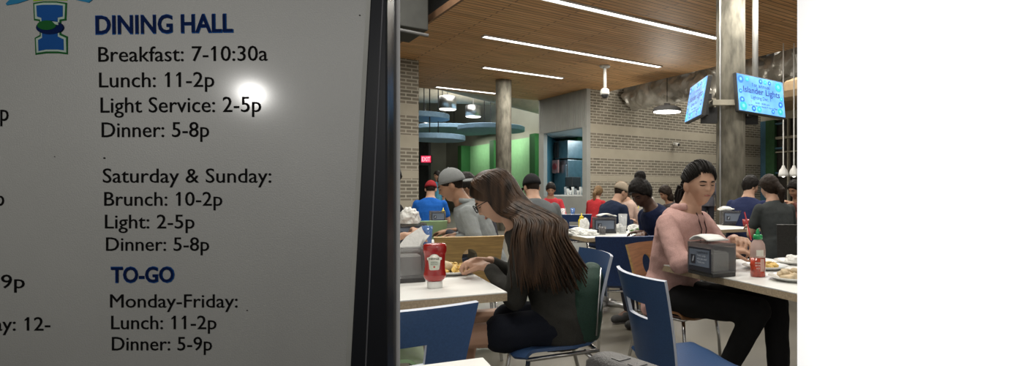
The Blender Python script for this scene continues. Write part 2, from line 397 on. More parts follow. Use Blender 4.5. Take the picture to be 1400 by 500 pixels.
drum(582, 30, H+86*30/F, .34, .4, 'far steel pendant close beside the brick pillar, between two blue discs', 3.0)
for px, lab in ((1071, 'left of the two white bell pendants at the right edge'), (1085.5, 'right of the two white bell pendants, by the far right edge')):
    t = thing('bell_pendant', lab, 'lamp', at(px, 13, H+21*13/F), group='white bell pendants')
    MB().lathe([(.112, 0), (.108, .06), (.09, .14), (.045, .2), (.03, .25)]).build('shade', 'white_plastic', t, True)
    MB().tube([(0, 0, .22), (0, 0, 3.2)], .014).build('cord', 'white_plastic', t)
    MB().ball((0, 0, .03), .05).build('bulb', 'lampdim', t, True)

# blue discs
def cloud(px, D, yp, r, label, th=.2):
    z = H + (CY-yp)*D/F
    t = thing('ceiling_disc', label, 'acoustic panel', at(px, D, z), group='round blue acoustic panels')
    MB().lathe([(r*.98, 0), (r, .02), (r, th-.02), (r*.98, th)], seg=48).build('panel', 'cloud', t, False)
    for q in (1.8, 4.6):
        MB().tube([(r*.7*math.cos(q), r*.7*math.sin(q), th), (r*.7*math.cos(q), r*.7*math.sin(q), th+2.2)], .02).build('hanger', 'dark', t)
cloud(672, 25, 179, 1.45, 'bright blue acoustic disc hanging behind the distant concrete column')
cloud(620, 29, 180, 2.1, 'grey blue acoustic disc behind the brightest disc, its middle in shadow')
cloud(578, 22, 163, 1.0, 'highest blue acoustic disc, partly behind the brick pillar')
cloud(598, 22, 192, 1.05, 'lowest blue acoustic disc, above the red exit sign')

# ducts
def crumple(o, amp, sc):
    me = o.data
    for v in me.vertices:
        d = (noise.noise_vector(v.co*sc)+noise.noise_vector(v.co*sc*2.7)*.6)*amp; v.co += d
def duct(p0, p1, r, label, m='foil', amp=.0, seg=48, n=200, sy=1):
    p0 = Vector(p0); p1 = Vector(p1); mb = MB()
    mb.tube([p0.lerp(p1, i/n)-p0 for i in range(n+1)], r, seg, flat=sy)
    o = mb.build('air_duct', m, loc=p0, smooth=amp == 0)
    if amp: crumple(o, amp, 1.8)
    return tag(o, label, 'duct')
duct(rm(12.45, 15.05, ZC-.10), rm(12.45, 2, ZC-.10), .46, 'crumpled foil-wrapped air duct along the edge of the wooden ceiling', amp=.13)
duct(rm(14.1, 15.25, ZC+1.2), rm(14.1, 2, ZC+1.2), .5, 'second foil-wrapped duct higher behind the ceiling edge duct', amp=.12)
duct(rm(5.5, 21, 5.9), rm(12.5, 20.6, 4.9), .55, 'beige air duct crossing above the blue discs', 'beige')
duct(rm(8.2, 31, 6.3), rm(12.5, 26, 5.9), .4, 'thin beige duct slanting behind the drum pendants', 'beige')
o = MB().box((0, 0, 0), (.55, 1.1, .6)).build('air_duct', mat('dull_grey_duct', (.035, .036, .032), .7), loc=at(553, 11, H+236*11/F), rz=RA, bevel=.02)
tag(o, 'square grey duct in the dark void above the ceiling edge, top left', 'duct')
o = MB().tube([(-1.4, 0, 0), (.4, .2, 0)], .03).build('pipe', 'darkgrey', loc=at(560, 10, H+222*10/F), rz=RA); tag(o, 'thin dark pipe in the void beneath the square duct', 'pipe')
# tan bulkhead at far right
o = MB().prism([(0, 0), (2.7, 0), (2.7, 5), (0, 5)], 0, .9).build('bulkhead', mat('tan_plaster', (.48, .34, .2), .7), loc=rm(16.8, 9.4, 4.35), rz=RA, bevel=.3)
tag(o, 'curved tan ceiling bulkhead behind the right screen', 'bulkhead')

# green bays
for i, b in enumerate((20.3, 24.4, 28.5)):
    t = thing('green_bay', ('green wall bay nearest the distant column', 'middle one of the light green wall bays', 'green wall bay farthest left, behind the grey cap')[i], 'wall panel', rm(13.12, b, 0), RA, 'light green wall bays')
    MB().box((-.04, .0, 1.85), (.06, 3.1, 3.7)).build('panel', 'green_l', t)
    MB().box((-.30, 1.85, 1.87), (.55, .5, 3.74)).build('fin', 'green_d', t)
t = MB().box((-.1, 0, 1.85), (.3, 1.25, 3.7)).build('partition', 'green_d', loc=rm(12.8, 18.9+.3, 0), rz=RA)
tag(t, 'dark green partition between the distant column and the servery', 'partition')

# exit sign
t = thing('exit_sign', 'red lit exit sign above the far doorway', 'sign', at(582.5, 33, H+38*33/F), 0)
MB().box((0, .06, .28), (.62, .1, .45)).build('housing', 'dark', t)
m_exit = mat('lit_red_panel', (.9, .05, .12), .5, emit=1.0)
MB().box((0, 0, .28), (.56, .02, .38)).build('face', m_exit, t)
text('EXIT', mat('pale_pink_letters', (1, .6, .7), .5, emit=1.2), -.24, .16, .24, .4, -.012, t, bold=.01)
MB().tube([(0, .06, .5), (0, .06, 1.4)], .02).build('stem', 'dark', t)

# servery contents
t = thing('counter', 'long white servery counter in the blue opening', 'counter', rm(11.28, 16.95, 0), RA)
MB().box((0, 0, .5), (.6, 2.3, 1.0)).build('body', 'grey_wall', t)
MB().box((0, 0, 1.035), (.80, 2.4, .05)).build('worktop', 'white_plastic', t)
t = thing('drink_cooler', 'tall steel drink cooler at the back of the servery', 'appliance', rm(12.3, 18.75, 0), RA)
MB().box((0, 0, 1.2), (.8, .95, 2.4)).build('body', 'steel', t, bevel=.02)
MB().box((-.43, 0, 1.2), (.05, .85, 2.0)).build('door', 'steel', t, bevel=.01)
MB().box((0, 0, 2.80), (.8, .95, .7)).build('top_cabinet', 'steel', t, bevel=.02)
MB().box((-.42, .33, 2.80), (.03, .26, .62)).build('vent', 'dark', t)
t = thing('coffee_machine', 'dark coffee machine left of the steel cooler in the servery', 'appliance', rm(11.95, 18.0, 0), RA)
MB().box((0, 0, .5), (.45, .6, 1.0)).build('stand', 'steel', t); MB().box((0, 0, 1.55), (.4, .5, .35)).build('head', 'blackpl', t, bevel=.02); MB().box((.1, 0, 1.2), (.15, .5, .4)).build('column', 'blackpl', t); MB().box((0, 0, 1.03), (.4, .5, .06)).build('tray', 'steel', t)
t = MB().box((0, 0, .25), (.06, .42, .5)).build('poster_panel', mat('dull_pink_sign', (.30, .16, .15), .5), loc=rm(11.74, 18.9, 1.9), rz=RA); tag(t, 'pinkish poster panel above the coffee machine', 'sign')
MB().lathe([(.13, 0), (.13, .02)]).build('ring', mat('dark_red_ring', (.25, .03, .03), .5), t, loc=(-.04, 0, .25)).rotation_euler = (0, R(-90), 0)
cup0 = None
for i in range(9):
    p = rm(11.02, 15.8+i*.16, 1.06)
    m = MB(); n_ = 1+i % 3; m.lathe([(.035, 0), (.05, .10+.06*n_)], seg=12)
    o = m.build('cup_stack', 'white_plastic' if i % 4 else 'clear', loc=p, smooth=True)
    tag(o, ('first', 'second', 'third', 'fourth', 'fifth', 'sixth', 'seventh', 'eighth', 'ninth')[i]+' cup stack from the right on the servery counter, '+('short', 'middling', 'tall')[n_-1]+(' and white' if i % 4 else ' and clear'), 'cup', 'cup stacks on the servery counter')

# ================================================================== SCREENS
m_scr = bpy.data.materials.new('lit_blue_screen'); m_scr.use_nodes = True
n = m_scr.node_tree.nodes; l = m_scr.node_tree.links; p = n['Principled BSDF']
tc = n.new('ShaderNodeTexCoord'); nz = n.new('ShaderNodeTexNoise'); nz.inputs['Scale'].default_value = 2.2; l.new(tc.outputs['Object'], nz.inputs[0])
cr = n.new('ShaderNodeValToRGB'); l.new(nz.outputs['Fac'], cr.inputs[0])
cr.color_ramp.elements[0].position = .35; cr.color_ramp.elements[0].color = (.06, .22, .62, 1)
cr.color_ramp.elements[1].position = .65; cr.color_ramp.elements[1].color = (.17, .46, .86, 1)
l.new(cr.outputs[0], p.inputs['Base Color']); l.new(cr.outputs[0], p.inputs['Emission Color']); p.inputs['Emission Strength'].default_value = .75; p.inputs['Base Color'].default_value = (0, 0, 0, 1)
def em(name, c, s=1): return mat(name, c, .5, var=.05, emit=s)
m_ink = em('screen_ink', (.02, .05, .25), .5)
scol = [em('screen_blue', (.02, .12, .65), .9), em('screen_teal', (.03, .38, .42), .8), em('screen_aqua', (.15, .62, .65), .8)]
def screen(loc, yaw, pitch, label, sw=1.02, sh=.60, roll=0):
    t = thing('wall_screen', label, 'screen', loc, yaw); t.rotation_euler = (R(pitch), R(roll), yaw)
    MB().box((0, .04, 0), (sw+.04, .07, sh+.04)).build('casing', 'blackpl', t, bevel=.008)
    MB().box((0, 0, 0), (sw, .012, sh)).build('display', m_scr, t)
    text('1st annual', m_ink, -.2, .13, .2, .19, -.007, t, name='lettering')
    text('Islander Lights', m_ink, -.40, .015, .42, .115, -.007, t, bold=.012)
    text('Lighting Dec. 1', m_ink, -.24, -.075, .2, -.02, -.007, t)
    text('6:00 - 8:00 pm', m_ink, -.15, -.15, .16, -.125, -.007, t)
    text('Lee Plaza and the Hector P. Garcia Plaza', m_ink, -.32, -.2, .34, -.175, -.007, t)
    k = 0
    for x, z, r in ((-.44, .22, .06), (-.30, .24, .04), (.0, .24, .04), (.1, .24, .035), (.2, .24, .035), (.40, .2, .075), (-.46, .02, .035), (.45, .0, .035), (-.44, -.12, .05), (-.42, -.22, .075), (-.2, -.24, .045), (-.08, -.24, .05), (.23, -.24, .035), (.40, -.22, .06), (.42, -.1, .05)):
        m = MB()
        rings = []
        for rr, y in ((r, -.007), (r*.98, -.0095)):
            rings.append([(x+rr*math.cos(a*math.pi/10), y, z+rr*math.sin(a*math.pi/10)) for a in range(20)])
        m.loft(rings)
        b = m.build('ornament', scol[k % 2], t); k += 1
        m = MB(); m.loft([[(x+rr*math.cos(a*math.pi/6), y, z+rr*math.sin(a*math.pi/6)) for a in range(12)] for rr, y in ((r*.4, -.0095), (r*.38, -.011))])
        m.build('ornament_centre', scol[2], b)
    return t
screen(at(1041, 9.25, H+131*9.25/F), R(30), -9, 'blue event screen on the right of the thick concrete column', roll=3)
screen(at(951, 9.3, H+125*9.3/F), R(-85), -10, 'blue event screen seen edge-on, left of the thick concrete column')
pc = at(999, 9.4)
t = thing('screen_bracket', 'pale horizontal bracket with black arms clamped round the thick column', 'bracket', (pc.x, pc.y, H+122*9.1/F), 0)
m = MB(); m.box((-.09, -.29, 0), (.54, .07, .085)); m.box((-.09, .28, 0), (.54, .07, .085)); m.box((-.33, 0, 0), (.06, .6, .07)); m.box((.25, 0, 0), (.025, .6, .07)); m.build('crossbar', 'beige', t)
for dx, w_, yo in ((-.42, .12, 0), (.31, .08, .16)):
    m = MB(); m.box((dx, -.2+yo, .10), (w_, .1, .10)); m.box((dx-.03, -.16+yo, 0), (.06, .3, .4)); m.box((dx+.04, -.1+yo, -.18), (w_+.14, .08, .26)); m.build('arm', 'blackpl', t)
o = MB().tube([(0, 0, 0), (0, 0, 3.0)], .048, 16).build('pole', 'white_plastic', loc=at(1032.5, 9.5, H+150*9.5/F), smooth=True)
tag(o, 'white drop pole from the ceiling behind the right screen', 'pole')

# ================================================================== MENU BOARD (on the added near wall)
YB = .69
def bp(px, py, D=YB): return ((px-CX)/F*D, H-(py-CY)/F*D)
m_board = mat('scuffed_laminate_board', (.29, .29, .278), .52, var=.05, scale=5, bump=.10, bscale=600, spec=1.0, coat=.45)
M['frameblk'] = mat('black_gloss_frame', (.006, .007, .010), .22, spec=.4)
M['boardtxt'] = mat('black_print', (.003, .003, .003), .8, spec=.08)
M['boardblue'] = mat('navy_print', (.002, .010, .055), .8, spec=.08); M['boardblue2'] = mat('blue_outline_print', (.008, .06, .22), .8, spec=.08)
M['lime'] = mat('lime_print', (.22, .33, .03), .8, spec=.08); M['dgreen'] = mat('forest_print', (.01, .08, .02), .8, spec=.08); M['cyan'] = mat('cyan_print', (.02, .15, .28), .8, spec=.08)
M['palep'] = mat('pale_outline_print', (.30, .38, .33), .8, spec=.3)
board = thing('hours_board', 'framed grey laminated board listing the dining hall opening hours', 'sign', (0, 0, 0))
pf = [bp(-60, -60), bp(505, -60), bp(501, 0), bp(474, 505), bp(470, 560), bp(-60, 560)]
pf = [bp(-60, -60), bp(505, -60), bp(470, 560), bp(-60, 560)]
MB().prism_y(pf, YB, YB+.02).build('board', m_board, board)
po_ = [bp(505, -60), bp(512, -60), bp(478, 560), bp(470, 560)]
MB().prism_y(po_, YB-.002, YB+.02).build('board_edge', mat('grey_board_edge', (.30, .30, .28), .6), board, bevel=.0006)
MB().prism_y([bp(512, -60), bp(531.5, -60), bp(531.5, 560), bp(478, 560)], YB-.006, YB+.026).build('frame', 'frameblk', board, bevel=.002)
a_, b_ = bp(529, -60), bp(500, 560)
MB().tube([(a_[0], YB-.006, a_[1]), (b_[0], YB-.006, b_[1])], .0009, 6).build('frame_highlight', mat('frame_glint_paint', (.10, .10, .11), .3), board)  # paler line paints a reflection running along the black frame
def bt(s_, x0, base, x1, top, m_='boardtxt', bold=0, rot=0):
    a = bp(x0, base); b = bp(x1, top)
    return text(s_, m_, a[0], a[1], b[0], b[1], YB-.0002, board, bold=bold, rot=R(rot), depth=.0005)
for off, mm, bo in ((0, 'boardblue2', .022), (1, 'boardblue', .016)):
    for s_, x0, base, x1, top, ro in (('DINING HALL', 131, 47, 319.5, 21, .9), ('TO-GO', 152, 386, 239, 364, .3)):
        a = bp(x0+off, base-off); b = bp(x1-off, top+off)
        text(s_, mm, a[0], a[1], b[0], b[1], YB-.0002-.0004*off, board, bold=bo, rot=R(ro), depth=.0005)
for s_, x0, base, x1, top, ro in (('Breakfast: 7-10:30a', 135, 84.5, 366, 64, .4), ('Lunch: 11-2p', 136, 119.5, 293, 99, .3), ('Light Service: 2-5p', 138, 154, 357, 133, .3),
        ('Dinner: 5-8p', 139.5, 187.5, 286, 167, .2), ('Saturday & Sunday:', 141, 249.5, 371, 230, 0), ('Brunch: 10-2p', 143, 281, 304, 262, 0), ('Light: 2-5p', 144, 312, 266, 293, 0),
        ('Dinner: 5-8p', 145.5, 342.5, 286, 324, 0), ('Monday-Friday:', 151, 420, 325, 402, 0), ('Lunch: 11-2p', 152.5, 449.5, 296, 431, 0), ('Dinner: 5-9p', 153.5, 478.5, 290, 460, 0),
        ('p', 1, 165, 12, 150, 0), ('p', -5, 281, 6, 267, 0), ('-9p', -9, 393.5, 34, 375, 0), ('ay: 12-', -8, 451.5, 69, 433, 0)):
    bt(s_, x0, base, x1, top, rot=ro)
def bpoly(pts, m_, k): 
    MB().prism_y([bp(*q) for q in pts], YB-.0002-.0004*k, YB).build('emblem', m_, board, fix=True)
# the block-letter emblem, layer on layer
bpoly([(46, 4), (60, 2), (78, 2), (92, 4), (91, 28), (84, 29), (84, 46), (93, 50), (93, 74.5), (80, 73), (64, 73), (49, 75), (48, 52), (55, 48), (54, 29), (47, 28)], 'dgreen', 1)
bpoly([(48, 6), (60, 4), (78, 4), (90, 6), (89, 26), (82, 27), (82, 48), (91, 52), (91.5, 72), (80, 70.5), (64, 70.5), (51, 72.5), (50, 53), (57, 50), (56, 27), (49, 26)], 'palep', 2)
bpoly([(51, 8), (60, 7), (78, 7), (87, 8), (87, 23), (80, 24.5), (80, 50), (88, 54), (88.5, 69), (80, 68), (64, 68), (54, 70), (53.5, 55), (59, 52), (58, 25), (52, 23)], 'boardblue2', 3)
bpoly([(69.5+18.5*math.cos(a*math.pi/12), 38+9.5*math.sin(a*math.pi/12)) for a in range(24)], 'boardblue', 4)
bpoly([(66+13*math.cos(a*math.pi/12), 35+6.5*math.sin(a*math.pi/12)) for a in range(24)], 'dgreen', 5)
bpoly([(74, 30), (82, 31), (82, 35), (78, 34)], 'palep', 6)
bpoly([(46, -14), (92, -14), (92, 1), (80, .5), (60, .5), (46, 2)], 'lime', 1)
bpoly([(9, 5), (14, 0), (20, -14), (60, -14), (40, 0), (25, 5), (10, 7.5)], 'cyan', 2)
bpoly([(100, -14), (130, -14), (127, 0), (122, 4), (104, 0)], 'cyan', 2)
for x, y, r in ((143, 216, 1.6), (492, 21, 1.2), (502, 22, 1.4), (338, 424, 1), (75, 214, .8)):
    bpoly([(x+r*math.cos(a), y+r*.7*math.sin(a)) for a in (0, 1, 2, 3, 4, 5)], 'boardtxt', 1)

# ================================================================== FURNITURE
U = Vector((.901, .434, 0)); V = Vector((-.434, .901, 0)); TR = math.atan2(.434, .901)
def table(corner, lu, lv, label, su=1, pedestal=True, z=.74, th=.032, legpos=None):
    """corner = near corner; runs su*U*lu and V*lv"""
    c = Vector(corner) + U*su*lu/2 + V*lv/2
    t = thing('dining_table', label, 'table', (c.x, c.y, 0), TR)
    MB().box((0, 0, z-.003), (lu, lv, .006)).build('tabletop', 'laminate', t, bevel=.0015)
    MB().box((0, 0, z-.006-th/2), (lu, lv, th)).build('edge_band', 'ply', t)
    if pedestal:
        lx, ly = legpos or (0, 0)
        MB().tube([(lx, ly, .05), (lx, ly, z-.035)], .045, 20).build('column', 'steel', t, True)
        MB().box((lx, ly, z-.05), (.35, .35, .02)).build('mounting_plate', 'darkgrey', t)
        for k in range(4):
            a = k*math.pi/2+math.pi/4; q = Vector((math.cos(a), math.sin(a), 0))
            L = min(lu, lv)*.42
            MB().tube([Vector((lx, ly, .075)), Vector((lx, ly, .07))+q*L*.5, Vector((lx, ly, .03))+q*L], [.032, .028, .022], 12).build('foot', 'steel', t, True)
    return t
CA = at(693.5, 2.448); CB = at(905, 3.388); CC = at(803, 5.32)
table(CA, .95, .85, 'white table in front left, holding the ketchup bottle', su=-1)
# right table runs from its far corner toward us
cB = CB - V*1.75
table(cB, .78, 1.75, 'white table front right, holding the squeeze chili sauce bottle', legpos=(.02, -.2))
table(CC, .78, .80, 'middle white table strewn with crumpled napkins and a mustard bottle', legpos=(-.12, -.22))
table(at(640, 4.30), .95, 1.0, 'white table behind the maple chair, where the grey-capped person leans', su=-1)
table(at(1040, 6.75), 1.0, .9, 'white table on the right behind the pink hoodie woman', su=-1)
table(at(862, 9.2), .8, .8, 'distant white table beside the grey hooded person')
table(at(792, 9.8), .8, .8, 'distant white table in front of the person in the red vest', su=-1)
table(at(602, 7.6), .8, .8, 'distant pale table in front of the red-capped person', su=-1)
c0 = Vector((-.30, 1.484, 0))-V*.36
table(c0, .6, .36, 'corner of a white table at the bottom edge, nearest the viewer', su=-1)

def shell(nx, nz, w0, w1, z0, z1, curve, hole, y0=0, tilt=0, mats=('blue', 'blue_edge'), name='backrest', parent=None, ell=None):
    bm = bmesh.new(); g = []
    for j in range(nz+1):
        row = []; v = j/nz
        w_ = w0+(w1-w0)*v
        for i in range(nx+1):
            u = i/nx*2-1
            z = z0+(z1-z0)*v
            row.append(bm.verts.new((u*w_/2, y0 + curve*(u*u) - tilt*(v**1.3), z)))
        g.append(row)
    for j in range(nz):
        for i in range(nx):
            u = (i+.5)/nx*2-1; v = (j+.5)/nz
            if hole(u, v): continue
            bm.faces.new((g[j][i], g[j][i+1], g[j+1][i+1], g[j+1][i]))
    if ell:                        # round the rim of the oval opening
        cu_, cv_, ru_, rv_ = ell
        for j in range(nz+1):
            for i in range(nx+1):
                u = i/nx*2-1; v = j/nz; vt = g[j][i]
                if vt.link_faces and len(vt.link_faces) < 4 and 0 < i < nx and 0 < j < nz:
                    q = math.sqrt(((u-cu_)/ru_)**2+((v-cv_)/rv_)**2); u = cu_+(u-cu_)/q; v = cv_+(v-cv_)/q
                    vt.co = (u*(w0+(w1-w0)*v)/2, y0+curve*u*u-tilt*(v**1.3), z0+(z1-z0)*v)
    for v_ in list(bm.verts):
        if not v_.link_faces: bm.verts.remove(v_)
    bmesh.ops.recalc_face_normals(bm, faces=bm.faces)
    for f in bm.faces: f.smooth = True
    me = bpy.data.meshes.new(name); bm.to_mesh(me); bm.free()
    for m_ in mats: me.materials.append(M[m_])
    o = bpy.data.objects.new(name, me); COL.objects.link(o); o.parent = parent
    s_ = o.modifiers.new('s', 'SOLIDIFY'); s_.thickness = .014; s_.offset = 0; s_.material_offset_rim = 1
    BAKE.append(o)
    return o
def chair(x, y, deg, label, mats=('blue', 'blue_edge'), hole='slot', top=.84, w=.47, group=None, scale=1):
    t = thing('dining_chair', label, 'chair', (x, y, 0), R(deg-90), group)
    hf = {'slot': lambda u, v: abs(u) < .42 and .54 < v < .70, 'oval': lambda u, v: (u/.24)**2+((v-.62)/.17)**2 < 1, 'none': lambda u, v: False, 'round': lambda u, v: (u/.2)**2+((v-.6)/.17)**2 < 1}[hole]
    shell(24 if hole == 'slot' else 36, 24 if hole == 'slot' else 30, .38, w, .47, top, .045, hf, -.19, .07, mats, 'backrest', t, {'oval': (0, .62, .24, .17), 'round': (0, .6, .2, .17)}.get(hole))
    # seat sheet, dipping in the middle and rolling over at the front
    bm = bmesh.new(); g = []
    for j in range(15):
        v = j/14; row = []
        for i in range(15):
            u = i/14*2-1
            ww = .34+.12*min(1, v*3)
            zz = .445 + .018*u*u - .03*max(0, (v-.78)/.22)**2 + .03*max(0, (.12-v)/.12)
            k = 1-.10*max(0, abs(u)-.7)/.3*max(0, v-.8)/.2
            row.append(bm.verts.new((u*ww/2, -.175+.405*v*k, zz)))
        g.append(row)
    for j in range(14):
        for i in range(14): bm.faces.new((g[j][i], g[j][i+1], g[j+1][i+1], g[j+1][i])).smooth = True
    bmesh.ops.recalc_face_normals(bm, faces=bm.faces)
    me = bpy.data.meshes.new('seat'); bm.to_mesh(me); bm.free()
    for m_ in mats: me.materials.append(M[m_])
    o = bpy.data.objects.new('seat', me); COL.objects.link(o); o.parent = t
    s_ = o.modifiers.new('s', 'SOLIDIFY'); s_.thickness = .014; s_.offset = 0; BAKE.append(o)
    for sx in (-1, 1):
        MB().tube([(sx*.19, .17, .41), (sx*.205, .19, .25), (sx*.215, .205, 0)], .0105).build('leg', 'chrome', t, True)
        MB().tube([(sx*.165, -.10, .425), (sx*.19, -.15, .38), (sx*.20, -.20, .2), (sx*.215, -.25, 0)], .0105).build('leg', 'chrome', t, True)
    m = MB(); m.tube([(-.185, -.16, .425), (-.19, .17, .415), (.19, .17, .415), (.185, -.16, .425), (-.185, -.16, .425)], .010)
    m.build('seat_frame', 'chrome', t, True)
    return t
chair(-.685, 1.80, 117, 'near blue chair at bottom left, tucked toward the ketchup table', w=.50)
chair(.37, 2.40, 20, 'large empty blue chair in the centre foreground, facing the chili sauce table', w=.47)
chair(-.22, 2.80, 200, 'blue chair holding the long-haired woman with glasses', top=.87)
chair(.49, 3.60, -40, 'brown wooden chair under the woman in the pink hoodie', ('walnut', 'maple'), 'oval')
chair(-.95, 4.12, 108, 'maple wood chair with an oval hole behind the ketchup bottle', ('maple', 'maple'), 'oval', top=.865)
chair(.17, 4.45, 100, 'dark navy chair standing between the middle table and the pink hoodie woman', ('navy', 'navy'), 'none')
chair(*at(786, 8.6).xy, 95, 'distant navy chair with a slot, above the mustard bottle', ('navy', 'blue_edge'))
chair(*at(1077, 6.0).xy, 100, 'black chair with a round hole, holding the person in a charcoal tee', ('blackpl', 'blackpl'), 'round')
chair(*at(742, 6.3).xy, 100, 'light green chair glimpsed behind the long brown hair', ('greench', 'greench'), 'none', top=.86)
chair(*at(582, 5.9).xy, 100, 'light green chair between the blue tumbler and the grey hoodie', ('greench', 'greench'), 'none', top=.88)
chair(-1.02, 2.55, 20, 'light green chair under the left end of the ketchup table', ('greench', 'greench'), 'none', top=.68)
# charcoal moulded chair whose top corner shows at the bottom edge
t = thing('moulded_chair', 'charcoal moulded plastic chair top at the bottom edge, beside the blue chair', 'chair', (.30, 1.13, 0), R(38.5-90))
m = MB()
rr = []
for z, w_, th in ((.44, .17, .02), (.55, .20, .02), (.70, .205, .024), (.80, .20, .03), (.845, .185, .036), (.862, .16, .026)):
    rr.append([(w_*math.copysign(abs(math.cos(a))**.4, math.cos(a)), -.22-.03*(z-.44)/.4+th*math.copysign(abs(math.sin(a))**.6, math.sin(a)), z) for a in [k*math.pi/16 for k in range(32)]])
m.loft(rr); m.build('backrest', 'greypl', t, True)
m = MB(); m.prism([(-.2, -.22), (.2, -.22), (.22, .2), (-.22, .2)], .42, .45); m.build('seat', 'greypl', t, bevel=.012)
for sx, sy in ((-1, -1), (1, -1), (-1, 1), (1, 1)):
    MB().tube([(sx*.18, sy*.19, .43), (sx*.21, sy*.23, 0)], [.018, .013]).build('leg', 'greypl', t, True)
for k in range(4): MB().box((-.10+.045*k, -.25, .8625), (.022, .028, .002)).build('raised_rib', 'blackpl', t)

# ================================================================== TABLEWARE
def dispenser(p, rz, label, L=.21, Wd=.145, hh=.165, text_=True, fill=.55):
    t = thing('napkin_dispenser', label, 'napkin dispenser', p, rz)
    MB().box((0, 0, .012), (L, Wd, .024)).build('base', 'blackpl', t, bevel=.006)
    m = MB(); th = .004
    for sx in (-1, 1): m.box((sx*(L/2-th/2), 0, hh/2+.01), (th, Wd, hh-.02))
    for sy in (-1, 1): m.box((0, sy*(Wd/2-th/2), hh/2+.01), (L-.002, th, hh-.02))
    for sx in (-1, 1): m.box((sx*(L/2-.02), 0, hh), (.04, Wd, .006))
    m.build('smoked_shell', 'smoke', t, bevel=.0015)
    m = MB()
    for k in range(9): m.box((-L*.30+k*L*.075, 0, .03+hh*fill/2+.003*math.sin(k*2.1)), (L*.062, Wd*.78, hh*fill))
    m.build('napkin_stack', 'napkin', t, bevel=.003)
    c = MB().box((0, -Wd/2-.002, hh*.5), (L*.88, .004, hh*.74)).build('display_card', 'card', t, bevel=.002)
    m = MB(); m.box((0, -Wd/2-.0045, hh*.55), (L*.78, .002, hh*.52)); m.build('card_print', 'cardgrey', c)
    m = MB(); m.box((-L*.23, -Wd/2-.0062, hh*.5), (L*.18, .002, hh*.28)); m.build('card_icon', 'card', c)
    m = MB()
    for a, b in ((-.235, .5), (-.20, .52)): m.box((L*a, -Wd/2-.0075, hh*b), (L*.02, .001, hh*.17), ry=.3)
    m.build('icon_strokes', 'print', c)
    if text_:
        for i, (s_, z_, k_) in enumerate((('NAPKINS', .70, 1), ('Take only', .60, .8), ('what you need', .50, .9), ('Thank you', .40, .7))):
            text(s_, 'print' if i else 'card', -L*.08, hh*z_, -L*.08+L*.42*k_, hh*(z_+.06), -Wd/2-.0056, c, depth=.0006)
    MB().box((0, Wd/2+.002, hh*.5), (L*.88, .004, hh*.74)).build('rear_card', 'card', t, bevel=.002)
    return t
def crumple_napkin(p, s, label, seed, flat=.5, group=None):
    bm = bmesh.new(); bmesh.ops.create_icosphere(bm, subdivisions=4, radius=1)
    for v in bm.verts:
        n_ = noise.noise(v.co*1.6+Vector((seed*3.1, 0, 0)))*.30 + noise.noise(v.co*4+Vector((0, seed*2.3, 0)))*.20
        v.co *= 1+n_
    for v in bm.verts: v.co = Vector((v.co.x*s[0], v.co.y*s[1], max(v.co.z, -.55)*s[2]))
    mz = min(v.co.z for v in bm.verts)
    for v in bm.verts: v.co.z -= mz
    me = bpy.data.meshes.new('napkin'); bm.to_mesh(me); bm.free(); me.materials.append(M['napkin'])
    o = bpy.data.objects.new('napkin', me); COL.objects.link(o); o.location = p
    return tag(o, label, 'napkin', group)
def napkin_slab(p, rz, tilt, dims, label):
    m = MB(); n_ = 14; rr = []
    for i in range(n_+1):
        u = i/n_; x = (u-.5)*dims[0]; arch = dims[2]*(.4+.6*math.sin(math.pi*min(1, u*1.1+.05)))
        e = dims[1]/2*(.85+.15*math.sin(math.pi*u)); th = .007
        rr.append([(x, -e, arch-th), (x, -e, arch), (x, -e*.4, arch+.006), (x, e*.4, arch+.004), (x, e, arch), (x, e, arch-th)])
    m.loft(rr)
    o = m.build('napkin', 'napkin', loc=p, smooth=True); o.rotation_euler = (0, tilt, rz)
    return tag(o, label, 'napkin')
ZT = .74
# front right table
dr = math.atan2(V.y, V.x)+math.pi
dc = Vector((.568, 2.86, 0))+U*.072+V*.105
dB = dispenser((dc.x, dc.y-.02, ZT), dr, 'smoked napkin dispenser on the front right table, before the pink hoodie', L=.22, Wd=.145)
napkin_slab((dc.x-.01, dc.y+.0, ZT+.165), dr, R(-4), (.19, .13, .04), 'thick folded white napkin lying on the front right dispenser')
def bottle_sauce(p):
    t = thing('chili_sauce_bottle', 'clear squeeze bottle of red chili sauce with a green cap', 'sauce bottle', p)
    MB().lathe([(.030, 0), (.034, .004), (.034, .05), (.0335, .095)], seg=32).build('sauce', 'sauce', t, True)
    MB().lathe([(.0325, .0955), (.0345, .10), (.0345, .135), (.032, .16), (.022, .178), (.016, .186), (.016, .19)], seg=32).build('bottle_wall', mat('cloudy_plastic', (.62, .45, .40), .15, alpha=.62, spec=.7), t, True)
    MB().lathe([(.021, .186), (.021, .205), (.018, .209)], seg=24).build('cap', 'lidgreen', t, True)
    MB().lathe([(.012, .207), (.009, .216), (.005, .235), (.003, .238)], seg=16).build('nozzle', 'lidgreen', t, True)
    m = MB()
    for k in range(7):
        a = R(-112+k*8); m.box((.0343*math.cos(a), .0343*math.sin(a), .12), (.0012, .0048, .03), rz=a)
    m.build('upper_print', 'label', t)
    m = MB()
    for k in range(4):
        a = R(-82+k*8); m.box((.0348*math.cos(a), .0348*math.sin(a), .06), (.0012, .0048, .062), rz=a)
    m.build('nutrition_print', mat('pale_pink_print', (.62, .38, .33), .5), t)
    text('SRIRACHA', 'label', -.022, .068, .004, .075, -.0352, t, depth=.0006)
    text('HOT CHILI', 'label', -.02, .055, .002, .061, -.0352, t, depth=.0006)
    text('SAUCE', 'label', -.016, .042, -.001, .049, -.0352, t, depth=.0006)
    t.scale = (1.12, 1.12, 1.02)
bottle_sauce(at(1036, 2.90, ZT))
